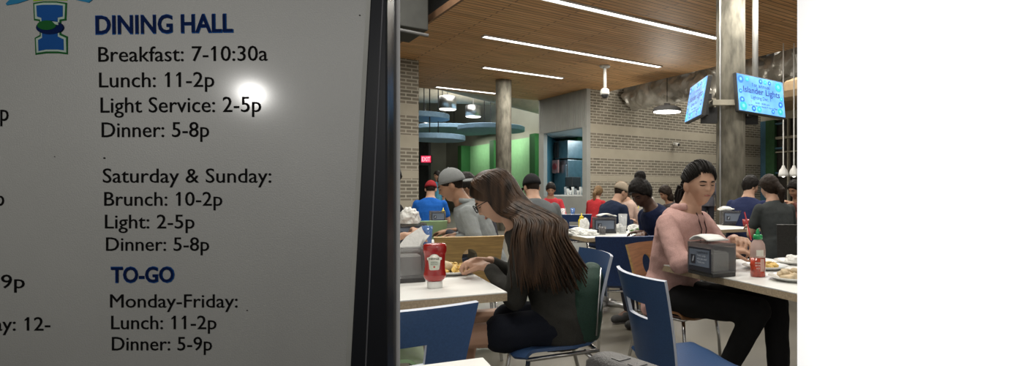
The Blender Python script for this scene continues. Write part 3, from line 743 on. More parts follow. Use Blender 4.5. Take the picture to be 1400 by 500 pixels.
def plate(p, r, label, cat='plate'):
    m = MB(); m.lathe([(r*.55, .002), (r*.6, 0), (r*.68, .004), (r, .020), (r*1.0, .023), (r*.97, .022), (r*.66, .008), (r*.3, .007), (.001, .007)], seg=40)
    return tag(m.build('plate', 'china', loc=p, smooth=True), label, cat, 'white dinner plates')
def food(p, r, n_, m_, label, hgt=.03, s=.02):
    mb = MB()
    for k in range(n_):
        a = random.random()*6.28; q = r*math.sqrt(random.random())
        z = .01+hgt*random.random()*(1-q/r*.7)
        mt = Matrix.Rotation(random.random()*3, 3, 'Z') @ Matrix.Rotation(random.random()*1.2, 3, 'X')
        mb.ball((q*math.cos(a), q*math.sin(a), z), (s*(.8+random.random()), s*(.5+.4*random.random()), s*.5), mt, 8, 5)
    return tag(mb.build('food', m_, loc=p, smooth=True), label, 'food', kind='stuff')
p1 = at(1046, 3.19, ZT); plate(p1, .125, 'white plate of fries directly behind the chili sauce bottle'); food(p1+Vector((0, 0, .004)), .07, 45, 'food', 'golden fries on the plate behind the chili sauce bottle')
p2 = at(1088, 2.78, ZT); plate(p2, .13, 'white plate nearest the right edge, with a tan roll'); food(p2+Vector((-.01, 0, .006)), .055, 14, 'bread', 'tan roll pieces on the nearest right plate', .045, .03)
p3 = at(1086, 3.42, ZT); plate(p3, .12, 'farther white plate with a crumpled napkin on the right table'); crumple_napkin(p3+Vector((0, 0, .008)), (.055, .05, .03), 'crumpled white napkin on the farther right plate', 3)
# front left table
def ketchup(p):
    t = thing('ketchup_bottle', 'red squeeze ketchup bottle standing on its white cap', 'sauce bottle', p)
    MB().lathe([(.030, 0), (.0315, .003), (.031, .026), (.0295, .030)], seg=36, sy=.85).build('cap', 'white_plastic', t, True)
    prof = [(.030, .030), (.040, .040), (.0455, .052), (.0455, .062), (.042, .078), (.041, .11), (.0425, .145), (.044, .155), (.0475, .163), (.0475, .185), (.045, .194), (.035, .199), (.001, .2005)]
    MB().lathe(prof, seg=44, sy=.68).build('body', 'ketchup', t, True)
    def surf(x, z, off):
        r_ = .0425; return (x, -math.sqrt(max(0, 1-(x/(r_+.003))**2))*(r_*.68) - off, z)
    def patch(poly, off, m_, nm, par):
        # cloth-like patch: fan of strips across x, following the bottle
        m = MB(); N = 12
        xs0 = min(q[0] for q in poly); xs1 = max(q[0] for q in poly)
        vs = []; fs = []
        for i in range(N+1):
            x = xs0+(xs1-xs0)*i/N
            zs = []
            for k in range(len(poly)):
                a, b = poly[k], poly[(k+1) % len(poly)]
                if (a[0]-x)*(b[0]-x) <= 0 and abs(a[0]-b[0]) > 1e-6: zs.append(a[1]+(b[1]-a[1])*(x-a[0])/(b[0]-a[0]))
                elif abs(a[0]-x) < 1e-6: zs.append(a[1])
            z0, z1 = min(zs), max(zs)
            vs += [surf(x, z0, off), surf(x, z1, off), surf(x, z0, off-.002), surf(x, z1, off-.002)]
            if i:
                q = (i-1)*4; fs += [(q, q+4, q+5, q+1), (q+2, q+3, q+7, q+6), (q+1, q+5, q+7, q+3), (q, q+2, q+6, q+4)]
        m.add(vs, fs)
        return m.build(nm, m_, par, True)
    lab = patch([(-.019, .083), (.019, .083), (.024, .127), (.029, .128), (.029, .138), (.020, .14), (.012, .151), (0, .154), (-.012, .151), (-.020, .14), (-.029, .138), (-.029, .128), (-.024, .127)], .0025, 'label', 'label', t)
    lab2 = patch([(-.016, .086), (.016, .086), (.0205, .124), (-.0205, .124)], .0032, mat('pale_green_label', (.58, .62, .52), .5), 'label_field', lab)
    text('HEINZ', 'labelprint', -.021, .129, .021, .138, -.0325, lab, bold=.02, depth=.0012)
    text('TOMATO', 'labelprint', -.013, .114, .013, .119, -.0335, lab, depth=.001)
    text('KETCHUP', 'labelprint', -.013, .106, .013, .111, -.0335, lab, depth=.001)
    m = MB(); m.ball((0, -.0325, .097), (.004, .002, .004)); m.build('tomato_print', 'redprint', lab, True)
    return t
k = ketchup(at(594.5, 2.56, ZT)); k.rotation_euler.z = R(12); k.scale = (1.08, 1.08, 1.0)
dA = dispenser(at(556, 2.78, ZT), TR+R(90), 'smoked napkin dispenser beside the ketchup bottle', L=.2, Wd=.15, text_=False)
def sprout(p, s, label, seed):
    m = MB()
    rnd = random.Random(seed)
    for k in range(3):
        a = rnd.uniform(-.5, .5)
        vs = [(-.05, .012*k, 0), (.045, .012*k, 0), (.07+.01*k, .012*k+.02, .06), (.055, .012*k+.03, .10-.02*k), (-.01, .012*k+.02, .055)]
        vs2 = [(x, y+.003, z) for x, y, z in vs]
        m.add([(x*s, y*s, z*s) for x, y, z in vs+vs2], [(0, 1, 2, 3, 4), (9, 8, 7, 6, 5)]+[(i, 5+i, 5+(i+1) % 5, (i+1) % 5) for i in range(5)])
    return tag(m.build('napkin', 'napkin', loc=p, rz=R(10)), label, 'napkin')
sprout(at(557, 2.76, ZT+.15), 1.1, 'white napkin sprouting from the dispenser beside the ketchup', 1)
pp = at(619, 3.0, ZT); plate(pp, .13, 'white plate of yellow food under the long-haired woman\'s hands')
food(pp+Vector((.0, 0, .006)), .085, 60, 'food', 'yellow potato and egg heap on the left plate', .05, .018)
o = MB().ball((0, 0, .03), (.05, .035, .028)).build('tortilla', 'bread', loc=pp+Vector((-.045, -.02, .012)), smooth=True); tag(o, 'folded tan tortilla lying on the left plate', 'food')
# table behind
def tumbler(p, r, h_, m_, label, liquid=None, lh=.5):
    t = thing('tumbler', label, 'cup', p)
    MB().lathe([(r*.72, 0), (r*.75, .004), (r, h_), (r*.96, h_), (r*.7, .008), (.001, .008)], seg=24).build('cup_wall', m_, t, True)
    if liquid: MB().lathe([(r*.68, .009), (r*(.68+.26*lh), h_*lh), (.001, h_*lh)], seg=24).build('drink', liquid, t, True)
    return t
tumbler(at(584, 4.6, ZT), .045, .155, 'bluecup', 'blue tinted tumbler on the table behind the maple chair')
dispenser(at(556, 4.75, ZT), TR, 'napkin dispenser left of the blue tumbler', L=.3, Wd=.16, text_=False)
crumple_napkin(at(559, 4.72, ZT+.168), (.085, .07, .085), 'rounded white napkin bundle on top of the dispenser left of the blue tumbler', 5)
dispenser(at(598, 7.9, ZT), TR, 'small far napkin dispenser in front of the red-capped person', L=.2, text_=False)
def squeeze(p, label, m_='mustard'):
    t = thing('mustard_bottle', label, 'sauce bottle', p)
    MB().lathe([(.032, 0), (.034, .01), (.032, .07), (.034, .13), (.022, .15), (.022, .155)], seg=20).build('body', m_, t, True)
    MB().lathe([(.023, .155), (.021, .17), (.006, .178), (.004, .205)], seg=16).build('nozzle', m_, t, True)
    MB().box((0, -.031, .09), (.04, .008, .05)).build('label', 'redprint', t, bevel=.002)
squeeze(at(606, 8.0, ZT), 'far yellow mustard bottle behind the grey hoodie')
squeeze(at(795, 6.05, ZT), 'yellow mustard bottle on the middle table')
squeeze(at(873, 9.5, ZT), 'far yellow mustard bottle beside the grey hooded person')
# middle table
dispenser(at(826, 5.95, ZT), TR+R(-20), 'smoked napkin dispenser on the middle table', L=.24, Wd=.14, text_=False)
napkin_slab(at(829, 5.95, ZT+.167), TR, 0, (.19, .13, .035), 'folded white napkins on the middle table dispenser')
crumple_napkin(at(788, 5.72, ZT), (.11, .08, .045), 'wide crumpled napkin on the near left of the middle table', 1)
crumple_napkin(at(806, 5.66, ZT), (.09, .07, .035), 'crumpled napkin in front of the middle table dispenser', 2)
crumple_napkin(at(799, 5.85, ZT), (.05, .05, .10), 'tall twisted napkin beside the middle mustard bottle', 7)
crumple_napkin(at(846, 6.1, ZT), (.045, .04, .06), 'small crumpled napkin between dispenser and clear tumbler', 8)
crumple_napkin(at(866, 6.25, ZT), (.06, .04, .05), 'crumpled napkin behind the clear tumbler and plate', 9)
tumbler(at(823.5, 5.72, ZT), .042, .085, 'smoke', 'short cup of dark cola before the middle dispenser', 'cola', .8)
tumbler(at(851.5, 5.95, ZT), .048, .20, 'clear', 'tall clear tumbler right of the middle dispenser', 'napkin', .35)
pm = at(874, 5.95, ZT); plate(pm, .125, 'white plate with greens at the right of the middle table'); food(pm+Vector((0, 0, .006)), .075, 30, 'salad', 'leafy leftovers on the middle table plate', .03, .02)
# right rear table
dispenser(at(1001, 7.35, ZT), TR+R(-30), 'napkin dispenser on the rear right table beside the navy tee man', L=.26, Wd=.15, hh=.19, text_=False)
crumple_napkin(at(992, 7.35, ZT+.192), (.10, .06, .03), 'napkins on top of the rear right dispenser', 11)
tumbler(at(1020, 7.1, ZT), .048, .09, 'redcup', 'dark red drink on the rear right table', 'cola', .8)
tumbler(at(1021, 7.3, ZT), .05, .19, 'clear', 'frosted cup behind the dark red drink')
pq = at(1032, 7.2, ZT); plate(pq, .11, 'far plate with salad before the charcoal tee person'); food(pq+Vector((0, 0, .006)), .07, 30, 'salad', 'salad on the far right plate', .035, .02)
tumbler(at(880, 9.6, ZT), .05, .16, 'smoke', 'distant smoky tumbler beside the far mustard bottle')
tumbler(at(783, 10.2, ZT), .045, .14, 'bluecup', 'distant blue cup before the person in the red vest')
tumbler(at(770, 10.0, ZT), .045, .14, 'clear', 'distant clear cup left of the far blue cup')

# ================================================================== PEOPLE
SK = {'light': mat('skin_light', (.45, .27, .185), .5, var=.06, spec=.3), 'tan': mat('skin_tan', (.34, .19, .12), .5, var=.06, spec=.3),
      'brown': mat('skin_brown', (.10, .05, .032), .45, var=.1, spec=.35)}
def hairmat(nm, c, sc=(60, 60, 3)): return mat(nm, c, .5, var=.5, scale=3, stretch=sc, bump=.3, bscale=4, spec=.12)
HR = {'black': hairmat('black_hair', (.012, .010, .009)), 'dark': hairmat('dark_brown_hair', (.022, .015, .011)), 'blond': hairmat('dark_blond_hair', (.16, .10, .05)), 'brown': hairmat('long_brown_hair', (.05, .032, .021))}
def cloth(nm, c, sc=300): return mat(nm, c, .9, var=.18, scale=sc, bump=.25, bscale=500, spec=.15)
def head_r(d):
    """distance of the head surface from its centre along unit direction d (y forward)"""
    x, y, z = d
    a, b, c = .074, .094, .118
    if z < 0:
        k = -z; a *= 1-.20*k; b *= 1-.05*k if y > 0 else 1-.30*k
    r = 1/math.sqrt((x/a)**2+(y/b)**2+(z/c)**2)
    def g(cx, cz, sx, sz): return math.exp(-((x-cx)/sx)**2-((z-cz)/sz)**2) if y > 0 else 0
    r += .018*g(0, -.22, .11, .11) + .007*g(0, -.02, .07, .16) - .008*g(.36, .05, .17, .12) - .008*g(-.36, .05, .17, .12)
    r += .0035*g(0, .26, .5, .12) + .008*g(0, -.52, .22, .07) - .005*g(0, -.66, .2, .05) + .007*g(0, -.84, .22, .14) + .007*g(.45, -.32, .24, .24) + .007*g(-.45, -.32, .24, .24)
    r += .004*g(.13, -.27, .06, .06)+.004*g(-.13, -.27, .06, .06)
    return r
def head_mesh(mb, c, rot):
    rings = []
    for i in range(41):
        a = math.pi*(i+.05)/40.1-math.pi/2; ring = []
        for k in range(56):
            q = 2*math.pi*k/56; d = Vector((math.cos(a)*math.cos(q), math.cos(a)*math.sin(q), math.sin(a)))
            ring.append(c + rot @ (d*head_r(d)))
        rings.append(ring)
    mb.loft(rings)
    for sx in (-1, 1):
        mb.ball(c + rot @ Vector((sx*.078, -.008, -.010)), (.011, .018, .031), rot @ Matrix.Rotation(sx*.3, 3, 'Z'), 10, 8)
def hair_shell(mb, c, rot, th, short=True, up=0):
    rings = []
    pts_ = ((0, .56), (.35, .52), (.6, .42), (.85, .22), (1.2, .02), (1.45, -.28 if not short else -.12), (1.75, -.55 if not short else -.30), (2.3, -.72 if not short else -.58), (3.15, -.80 if not short else -.66))
    for i in range(45):
        a = math.pi*(i+.05)/44.1-math.pi/2; ring = []
        for k in range(60):
            q = 2*math.pi*k/60; d = Vector((math.cos(a)*math.cos(q), math.cos(a)*math.sin(q), math.sin(a)))
            az = abs(math.atan2(d.x, d.y)); lim = -.8
            for (a0, l0), (a1, l1) in zip(pts_, pts_[1:]):
                if a0 <= az <= a1: lim = l0+(l1-l0)*(az-a0)/(a1-a0)+up*(1 if az < 1.8 else 0)
            f_ = max(0, min(1, (d.z-lim)/.10+.5)); f_ = f_*f_*(3-2*f_)
            up_ = .010*max(0, d.z)
            ring.append(c + rot @ (d*(head_r(d) + f_*(th+up_+.014) - .014)))
        rings.append(ring)
    mb.loft(rings)
def hand(mb, wr, d, nrm, side, curl=.5, s=1.0):
    """wrist, direction of fingers, palm normal"""
    d = Vector(d).normalized(); nrm = Vector(nrm); nrm = (nrm-d*nrm.dot(d)).normalized(); lat = d.cross(nrm)*side
    wr = Vector(wr)
    for k in range(4):   # palm as four overlapping metacarpals
        o_ = lat*(-.030+.020*k)
        mb.capsule(wr+lat*(-.015+.010*k)+d*.01, wr+o_*s+d*.088*s, .017*s, .0115*s, 10)
    for k, L in enumerate((.078, .088, .082, .064)):
        b = wr + lat*(-.031+.0205*k)*s + d*.088*s; a = 0; rr = .0098*s; cu = curl*(1+.12*k)
        dd = (d + lat*(-.12+.08*k)).normalized()
        for seg_, fr_ in enumerate((.45, .30, .25)):
            a += cu*(.55 if seg_ == 0 else .6)
            v = dd*math.cos(a)+nrm*math.sin(a); e = b+v*L*fr_*s
            mb.capsule(b, e, rr, rr*.9, 8); b = e; rr *= .9
    b = wr - lat*.020*s + d*.025*s; v = (d*.75-lat*.75+nrm*.35).normalized(); e = b+v*.045*s; mb.capsule(b, e, .014*s, .0115*s, 8)
    v2 = (d*.9-lat*.25+nrm*.45).normalized(); e2 = e+v2*.032*s; mb.capsule(e, e2, .011*s, .0095*s, 8); mb.capsule(e2, e2+v2*.02*s, .0095*s, .008*s, 8)
def ik(S, T, L1, L2, pole):
    d = T-S; D = min(d.length, (L1+L2)*.985); dn = d.normalized(); T = S+dn*D
    a = (L1*L1-L2*L2+D*D)/(2*D); h = math.sqrt(max(1e-6, L1*L1-a*a))
    p = pole-dn*pole.dot(dn); p.normalize()
    return S+dn*a+p*h, T
def person(label, x, y, deg, skin='tan', shirt=(.1, .1, .1), pants=(.03, .03, .04), hair='short', hcol='black', lean=10, hunch=10, hp=20, hy=0, s=1.0, sleeve='long', vox=.009,
           hands=None, cap=None, capback=False, hood=None, stand=False, knees=None, slim=1.0, group=None, pelvis=.535, fold=.012, hroll=0, feet=None, shorts=False, curl=.6, shoe=(.05, .05, .05), pole=None, poles=None, tilt=0, legs=True, name='person', hw=1.0):
    root = thing(name, label, 'person', (x, y, 0), R(deg-90), group)
    inv = Matrix.Rotation(-R(deg-90), 3, 'Z')
    def loc(wp): return inv @ (Vector(wp)-Vector((x, y, 0)))
    hz = (pelvis if not stand else .93)
    P0 = Vector((0, 0, hz)); k1, k2 = R(lean), R(lean+hunch)
    def sp(t):     # spine point, bending
        p = P0.copy(); n_ = 12
        for i in range(n_):
            u = (i+.5)/n_*t/.53; a = k1+(k2-k1)*max(0, min(1.2, u))
            p = p + Vector((math.sin(R(tilt))*1.0, math.sin(a), math.cos(a)))*(t/n_)*s
        return p
    def ang(t): return k1+(k2-k1)*max(0, min(1.2, t/.53))
    body = MB(); sh = MB(); pa = MB()
    def ring(t, rx, ry, dx=0):
        c = sp(t); a = ang(t); q = []
        for k in range(24):
            th = 2*math.pi*k/24; xx = rx*math.cos(th)*s*slim; yy = ry*math.sin(th)*s
            q.append(c + Vector((xx+dx, yy*math.cos(a), -yy*math.sin(a))))
        return q
    TR_ = [(-.09, .13, .10), (-.04, .165, .125), (.05, .165, .125), (.15, .145, .115), (.28, .155, .118), (.38, .170, .115), (.44, .165, .10), (.485, .125, .085), (.515, .075, .068), (.56, .056, .058), (.62, .053, .056)]
    body.loft([ring(*q) for q in TR_])
    sh.loft([ring(t, rx+.014, ry+.014) for t, rx, ry in TR_[:-2]])
    sh.loft([ring(t, rx, ry) for t, rx, ry in ((-.10, .178, .14), (-.05, .185, .145), (.03, .183, .145), (.12, .17, .135))])
    pa.loft([ring(t, rx+.012, ry+.012) for t, rx, ry in TR_[:3]])
    hc = sp(.56) + Vector((0, math.sin(k2+R(6)), math.cos(k2+R(6))))*.115*s
    rot = Matrix.Rotation(R(hy), 3, 'Z') @ Matrix.Rotation(-R(hp), 3, 'X') @ Matrix.Rotation(R(hroll), 3, 'Y')
    hs = Matrix.Scale(s, 3) @ Matrix.Diagonal((hw, 1, 1))
    head_mesh(body, hc, rot @ hs)
    body.capsule(sp(.54), hc+rot @ Vector((0, -.02, -.05)), .055*s, .052*s)
    # arms
    ht = hands or [(-.14, .36, .79), (.14, .36, .79)]
    for i, sx in enumerate((-1, 1)):
        S = sp(.435)+Vector((sx*.165*s*slim, 0, 0))
        h_ = ht[i]
        T = loc(h_[:3]) if hands else Vector(h_[:3])
        if stand and not hands: T = Vector((sx*.24, .05, hz-.12))
        pl_ = Vector((sx*.6, -.5, -1)) if not poles else Vector(poles[i])
        E, T = ik(S, T, .275*s, .25*s, pl_)
        body.capsule(S, E, .050*s, .038*s); body.capsule(E, T, .038*s, .025*s)
        dd = (T-E).normalized()
        nrm = Vector((-sx*.25, 0, -1))
        hand(body, T, (dd*.6+Vector((-sx*.25, .45, -.15))).normalized(), nrm, sx, curl, s)
        if sleeve == 'long':
            sh.capsule(S, E, .064*s, .052*s); sh.capsule(E, E.lerp(T, .90), .052*s, .036*s)
        elif sleeve == 'short':
            sh.capsule(S, S.lerp(E, .62), .064*s, .058*s)
    # legs
    for i, sx in enumerate((-1, 1)):
        Hp = P0+Vector((sx*.085*s, 0, -.015))
        if stand: K = Vector((sx*.09, .02, .50)); A = Vector((sx*.09, -.02, .09))
        else:
            K = loc(knees[i]) if knees else Vector((sx*.12, .42*s, .50))
            A = loc(feet[i]) if feet else Vector((sx*.12, .36*s, .09))
        body.capsule(Hp, K, .078*s, .052*s); body.capsule(K, A, .050*s, .034*s)
        toe = A+Vector((0, .14, -.05)); body.capsule(A, toe, .034, .028)
        if shorts: pa.capsule(Hp, Hp.lerp(K, .58), .098*s, .092*s)
        else: pa.capsule(Hp, K, .094*s, .070*s); pa.capsule(K, A+Vector((0, 0, .03)), .070*s, .052*s)
        so = MB(); so.capsule(A+Vector((0, -.04, -.045)), A+Vector((0, .15, -.05)), .042, .038); so.capsule(A+Vector((0, 0, -.02)), A+Vector((0, .06, -.03)), .045, .04)
        so = so.build('shoe', cloth('shoe_canvas', shoe), root); smoothed(so, .009, 2)
    b = body.build('body', SK[skin], root); smoothed(b, vox if vox < .008 else .0075, 3)
    c = sh.build('shirt' if not hood else 'hooded_top', cloth('top_fabric', shirt), root); smoothed(c, max(vox, .008), 8, fold, .09)
    pa_ = pa.build('shorts' if shorts else 'trousers', cloth('trouser_fabric', pants), root); smoothed(pa_, .011, 8, fold*.6, .1)
    if hood:
        m = MB(); pts = []
        for k in range(13):
            a = R(-25+k*230/12+180-0)  # around the back of the neck
            a = R(180+ -25 + k*230/12)
            pts.append(sp(.505)+Vector((.088*math.cos(a), .085*math.sin(a), .028-.03*math.sin(a)*-1*.6)))
        m.tube(pts, [.020+.018*math.sin(math.pi*k/12) for k in range(13)], 12)
        m.ball(sp(.455)+Vector((0, -.115, -.01)), (.095, .035, .085))
        smoothed(m.build('hood', cloth('hood_fabric', shirt), c), .009, 8, fold, .07)
    # face details
    def fp(dx, dz, off=0.001):
        d = Vector((dx, math.sqrt(max(.01, 1-dx*dx-dz*dz)), dz)); return hc + rot @ (Vector((d.x*hw, d.y, d.z))*(head_r(d)+off)*s)
    near = vox < .008
    for sx in (-1, 1):
        MB().tube([fp(sx*q, .20+.05*math.sin(math.pi*(q-.12)/.46)) for q in (.14, .22, .31, .40, .50)], [.003, .0048, .005, .004, .0016], 6).build('eyebrow', HR[hcol], root, True)
        MB().tube([fp(sx*q, .035-.035*math.sin(math.pi*(q-.18)/.34), .0005) for q in (.19, .26, .34, .42, .50)], [.0014, .0028, .0032, .003, .0016], 6).build('eyelashes', HR['black'], root, True)
    MB().tube([fp(q, -.535+.015*math.cos(q*9), .001) for q in (-.19, -.1, 0, .1, .19)], [.002, .0048, .0055, .0048, .002], 8).build('lips', mat('lips', tuple(v*f for v, f in zip((.36, .13, .10) if skin != 'brown' else (.14, .05, .04), (1, 1, 1))), .4), root, True)
    # hair
    m = MB()
    def hl(pt): return hc + rot @ (Vector(pt)*s)
    if hair not in ('sleek', 'custom'): hair_shell(m, hc, rot @ hs, .001 if (cap or hair == 'capped') else .017 if hair == 'short' else .024, hair in ('capped', 'short'))
    if hair == 'sleek':
        hair_shell(m, hc, rot @ hs, .003, True, .24); rr_ = random.Random(5)
        gather = Vector((0, -.95, -.22)).normalized()
        for k in range(420):
            az = rr_.uniform(-2.6, 2.6); el = .66 if abs(az) < .35 else max(-.45, .66-(abs(az)-.35)*.42) if abs(az) < 1.75 else max(-.55, .12-(abs(az)-1.75)*.9)
            el += rr_.uniform(-.02, .45)*(1 if rr_.random() < .5 else 0)
            el = min(el, .97); d0 = Vector((math.sin(az)*math.sqrt(1-el*el), math.cos(az)*math.sqrt(1-el*el), el)); pts = []
            lift = rr_.uniform(.006, .028)
            for j in range(11):
                v = j/10; d1 = (d0*(1-v)+gather*v+Vector((0, 0, .42*math.sin(math.pi*v)*(1 if abs(az) < 1.8 else .1)))).normalized()
                pts.append(hc + rot @ (Vector((d1.x*hw, d1.y, d1.z))*(head_r(d1)+lift*min(1, .35+v*2.2))*s))
            m.tube(pts, [.002*s]+[.0042*s]*9+[.004*s], 6)
        q0 = hc+rot @ (gather*.135*s); 
        for k in range(40):
            o_ = Vector((rr_.uniform(-.03, .03), rr_.uniform(-.02, .02), rr_.uniform(-.02, .02)))
            m.tube([q0+o_*.4, q0+o_+Vector((0, -.045, .0)), q0+o_*1.3+Vector((0, -.06, -.06)), q0+o_+Vector((0, -.04, -.15))], [.006, .008, .007, .002], 6)
    if hair == 'bun': m.ball(hl((0, -.065, .135)), .052*s, rot)
    if hair == 'pony':
        m.capsule(hl((0, -.10, .02)), hl((0, -.15, -.05)), .035, .04); m.capsule(hl((0, -.15, -.05)), hl((0, -.12, -.22)), .04, .02)
    if hair == 'bob': m.ball(hl((0, -.04, -.07)), (.095*s, .075*s, .11*s), rot)
    if hair == 'sleek': m.build('hair', HR[hcol], root, True)
    elif hair != 'custom':
        o = m.build('hair', HR[hcol], root); smoothed(o, max(.006, min(vox, .008)), 3, .012 if not cap else 0, .03)
    if cap:
        cm = cloth('cap_cloth', cap); m = MB(); fl = -1 if capback else 1
        ct = rot @ Matrix.Rotation(R(-4 if not capback else 8), 3, 'X')
        def cl(pt): return hc + ct @ (Vector(pt)*s)
        rings = []
        for i in range(9):
            a = R(i*86/8); rings.append([cl((.090*math.cos(a)*math.cos(q), -.012+.106*math.cos(a)*math.sin(q), .025+.115*math.sin(a))) for q in [2*math.pi*k/28 for k in range(28)]])
        m.loft(rings); co = m.build('cap', cm, root, True)
        m = MB(); rr = []
        for j in range(7):
            v = j/6; yy = fl*(.085+.085*v); ww = .072*math.sqrt(max(0.02, 1-(v*.92)**2.4))
            rr.append([cl((ww*u, yy - .012, .030-.012*v-.018*u*u+dz)) for u, dz in ((-1, 0), (-.5, 0), (0, 0), (.5, 0), (1, 0), (1, -.004), (.5, -.004), (0, -.004), (-.5, -.004), (-1, -.004))])
        m.loft(rr); m.build('brim', cm, co, True)
        MB().ball(cl((0, -.012, .140)), .007).build('button', cm, co, True)
    return root, hc, rot, sp, c, loc, fp

# --- woman in the pink hoodie
Wr, hc, rot, sp, top_, loc, fp = person('woman in a pale pink hoodie with dark tied hair looking down at her food', .455, 3.58, -38, 'light', (.50, .31, .28), (.012, .012, .013), 'sleek', 'black',
    lean=7, hunch=14, hp=4, hy=-30, s=1.06, vox=.0045, hands=[(.78, 3.26, .90), (.70, 3.12, .85)], hood=True,
    knees=[(.97, 3.13, .56), (.83, 2.98, .55)], feet=[(.97, 3.05, .09), (.66, 3.12, .09)], curl=.9, fold=.02, slim=1.22, hroll=0, hw=1.10, pelvis=.53, poles=[(-.9, -.3, -1), (.9, -.3, -1)])
for sx in (-1, 1):
    MB().tube([sp(.50)+Vector((sx*.035, .075, .0)), sp(.42)+Vector((sx*.03, .135, -.02)), sp(.34)+Vector((sx*.03, .15, -.02))], .004, 6).build('drawstring', cloth('dark_drawstring', (.05, .03, .03)), Wr, True)
o = MB().tube([at(1018, 3.3, H-28*3.3/F), at(1027, 3.22, H-66*3.22/F)], .004, 8).build('straw', mat('red_straw', (.45, .04, .05), .4)); tag(o, 'red drinking straw held up by the woman in the pink hoodie', 'straw')
# --- long haired woman with glasses
Gr, ghc, grot, gsp, gtop, gloc, gfp = person('long-haired woman in glasses and dark sweater bending over her plate', -.165, 2.80, 184, 'light', (.040, .039, .035), (.012, .014, .022), 'custom', 'brown',
    lean=13, hunch=25, hp=32, hy=-4, s=1.03, vox=.0045, hands=[(-.545, 2.80, .80), (-.555, 2.92, .815)], shorts=True,
    knees=[(-.66, 2.66, .49), (-.66, 2.93, .51)], feet=[(-.72, 2.62, .09), (-.70, 2.93, .09)], curl=.8, fold=.022, slim=1.05, pelvis=.54)
m = MB()
def ghl(p): return ghc + grot @ Vector(p)
hair_shell(m, ghc, grot @ Matrix.Scale(1.03, 3), .016, False); m.ball(ghl((0, -.05, -.03)), (.088, .070, .11), grot)
rnd = random.Random(3)
# strands: part line on the crown, flowing down the back and both sides, then hanging along the back
down = Vector((0, 0, -1))
for k in range(420):
    u = rnd.uniform(-1, 1)                   # around the head: -1 one temple, +1 the other
    th = u*R(118)                            # 0 = straight back
    st = ghl((.02*math.sin(th), .045-.04*rnd.random(), .13))
    mid = ghl((.094*math.sin(th), -.022-.098*math.cos(th), .045+rnd.uniform(-.01, .01)))
    side = math.sin(th)
    low = ghl((.098*math.sin(th), -.03-.105*math.cos(th)*.9, -.07))
    backy = 1-abs(side)
    L = rnd.uniform(.40, .52)
    pts = [st, (st+mid)*.5+grot @ Vector((.028*math.sin(th), -.03*math.cos(th), .02)), mid, low]
    # fall over the shoulder blades: follow the spine outside surface
    yb = -.145-.02*rnd.random()
    for q in (.46, .36, .26, .16, .08):
        if (.53-q) > L: break
        b_ = gsp(q)
        xx = side*(.11+.05*(.5-q)) + rnd.uniform(-.012, .012)
        front = max(0, abs(side)-.80)/.2
        yy = yb*(1-front*.75)*math.sqrt(max(.08, 1-(xx/.21)**2)) - .01 + front*.06
        pts.append(b_+Vector((xx*(1+.25*front), yy, -.0)))
    if u < -.25:                               # camera-side locks fall over the shoulder and hang
        v_ = -.15+.20*((-u-.25)/.75)+rnd.uniform(-.02, .02); S_ = gsp(.45)+Vector((-.135-.055*min(1, (-u-.25)/.3), -.02+v_, .062+.02*rnd.random()))
        ln = rnd.uniform(.7, 1.15)
        pts = pts[:4]+[S_, S_+Vector((-.060, v_*.1, -.09*ln)), S_+Vector((-.072, v_*.3-.01, -.18*ln)), S_+Vector((-.070, v_*.5-.03, -.28*ln))]
    sm = []
    for i in range(len(pts)-1):
        p0, p1, p2, p3 = pts[max(i-1, 0)], pts[i], pts[i+1], pts[min(i+2, len(pts)-1)]
        for j in range(4):
            t_ = j/4
            sm.append(.5*((2*p1)+(p2-p0)*t_+(2*p0-5*p1+4*p2-p3)*t_*t_+(3*p1-p0-3*p2+p3)*t_**3))
    sm.append(pts[-1]); nn = len(sm)
    m.tube(sm, [.0085*(1-.75*(i/nn)**2) for i in range(nn)], 6)
hm = mat('long_glossy_brown_hair', (.042, .023, .013), .42, var=.75, scale=30, stretch=(1, 1, .12), spec=.22)
m.build('hair', hm, Gr, True)
# glasses
g = MB()
for sx in (-1, 1):
    c_ = ghc + grot @ Vector((sx*.034, .108, .004))
    ring = [c_ + grot @ Vector((.026*math.cos(a), -.004*abs(math.cos(a)), .019*math.sin(a))) for a in [2*math.pi*k/20 for k in range(21)]]
    g.tube(ring, .0024, 6)
    g.tube([c_+grot @ Vector((sx*.026, -.004, .004)), ghc+grot @ Vector((sx*.080, .05, .006)), ghc+grot @ Vector((sx*.080, -.01, .0))], .0022, 6)
g.tube([ghc+grot @ Vector((-.009, .110, .006)), ghc+grot @ Vector((.009, .110, .006))], .0022, 6)
o = g.build('glasses', 'dark', None, True); o.location = Gr.location; o.rotation_euler = Gr.rotation_euler
tag(o, 'dark-rimmed glasses worn by the long-haired woman', 'glasses')
# green backpack behind her
t = thing('backpack', 'dark green backpack between the long-haired woman and her chair back', 'bag', (-.045, 2.78, .455), R(194-90))
def gm(nm, c): return mat(nm, c, .75, var=.2, scale=200, bump=.3, bscale=300)
gg = gm('dark_green_nylon', (.010, .040, .026))
m = MB(); rr = []
for z, w_, d_, y_ in ((.0, .10, .05, .02), (.02, .135, .075, .02), (.12, .15, .085, .015), (.25, .145, .075, .0), (.31, .125, .055, -.02), (.355, .08, .035, -.035), (.37, .04, .015, -.04)):
    rr.append([(w_*math.copysign(abs(math.cos(a))**.6, math.cos(a)), y_+.02+d_*math.copysign(abs(math.sin(a))**.7, math.sin(a)), z) for a in [k*math.pi/16 for k in range(32)]])
m.loft(rr); smoothed(m.build('bag_body', gg, t), .008, 5, .015, .08)
MB().tube([(.10, .09, .34), (.13, .12, .25), (.12, .10, .08)], .012, 8).build('strap', gm('green_webbing', (.015, .05, .035)), t, True)
MB().tube([(-.145, .0, .05), (-.15, -.01, .2), (-.12, -.03, .36)], .004, 6).build('zip', 'steel', t, True)
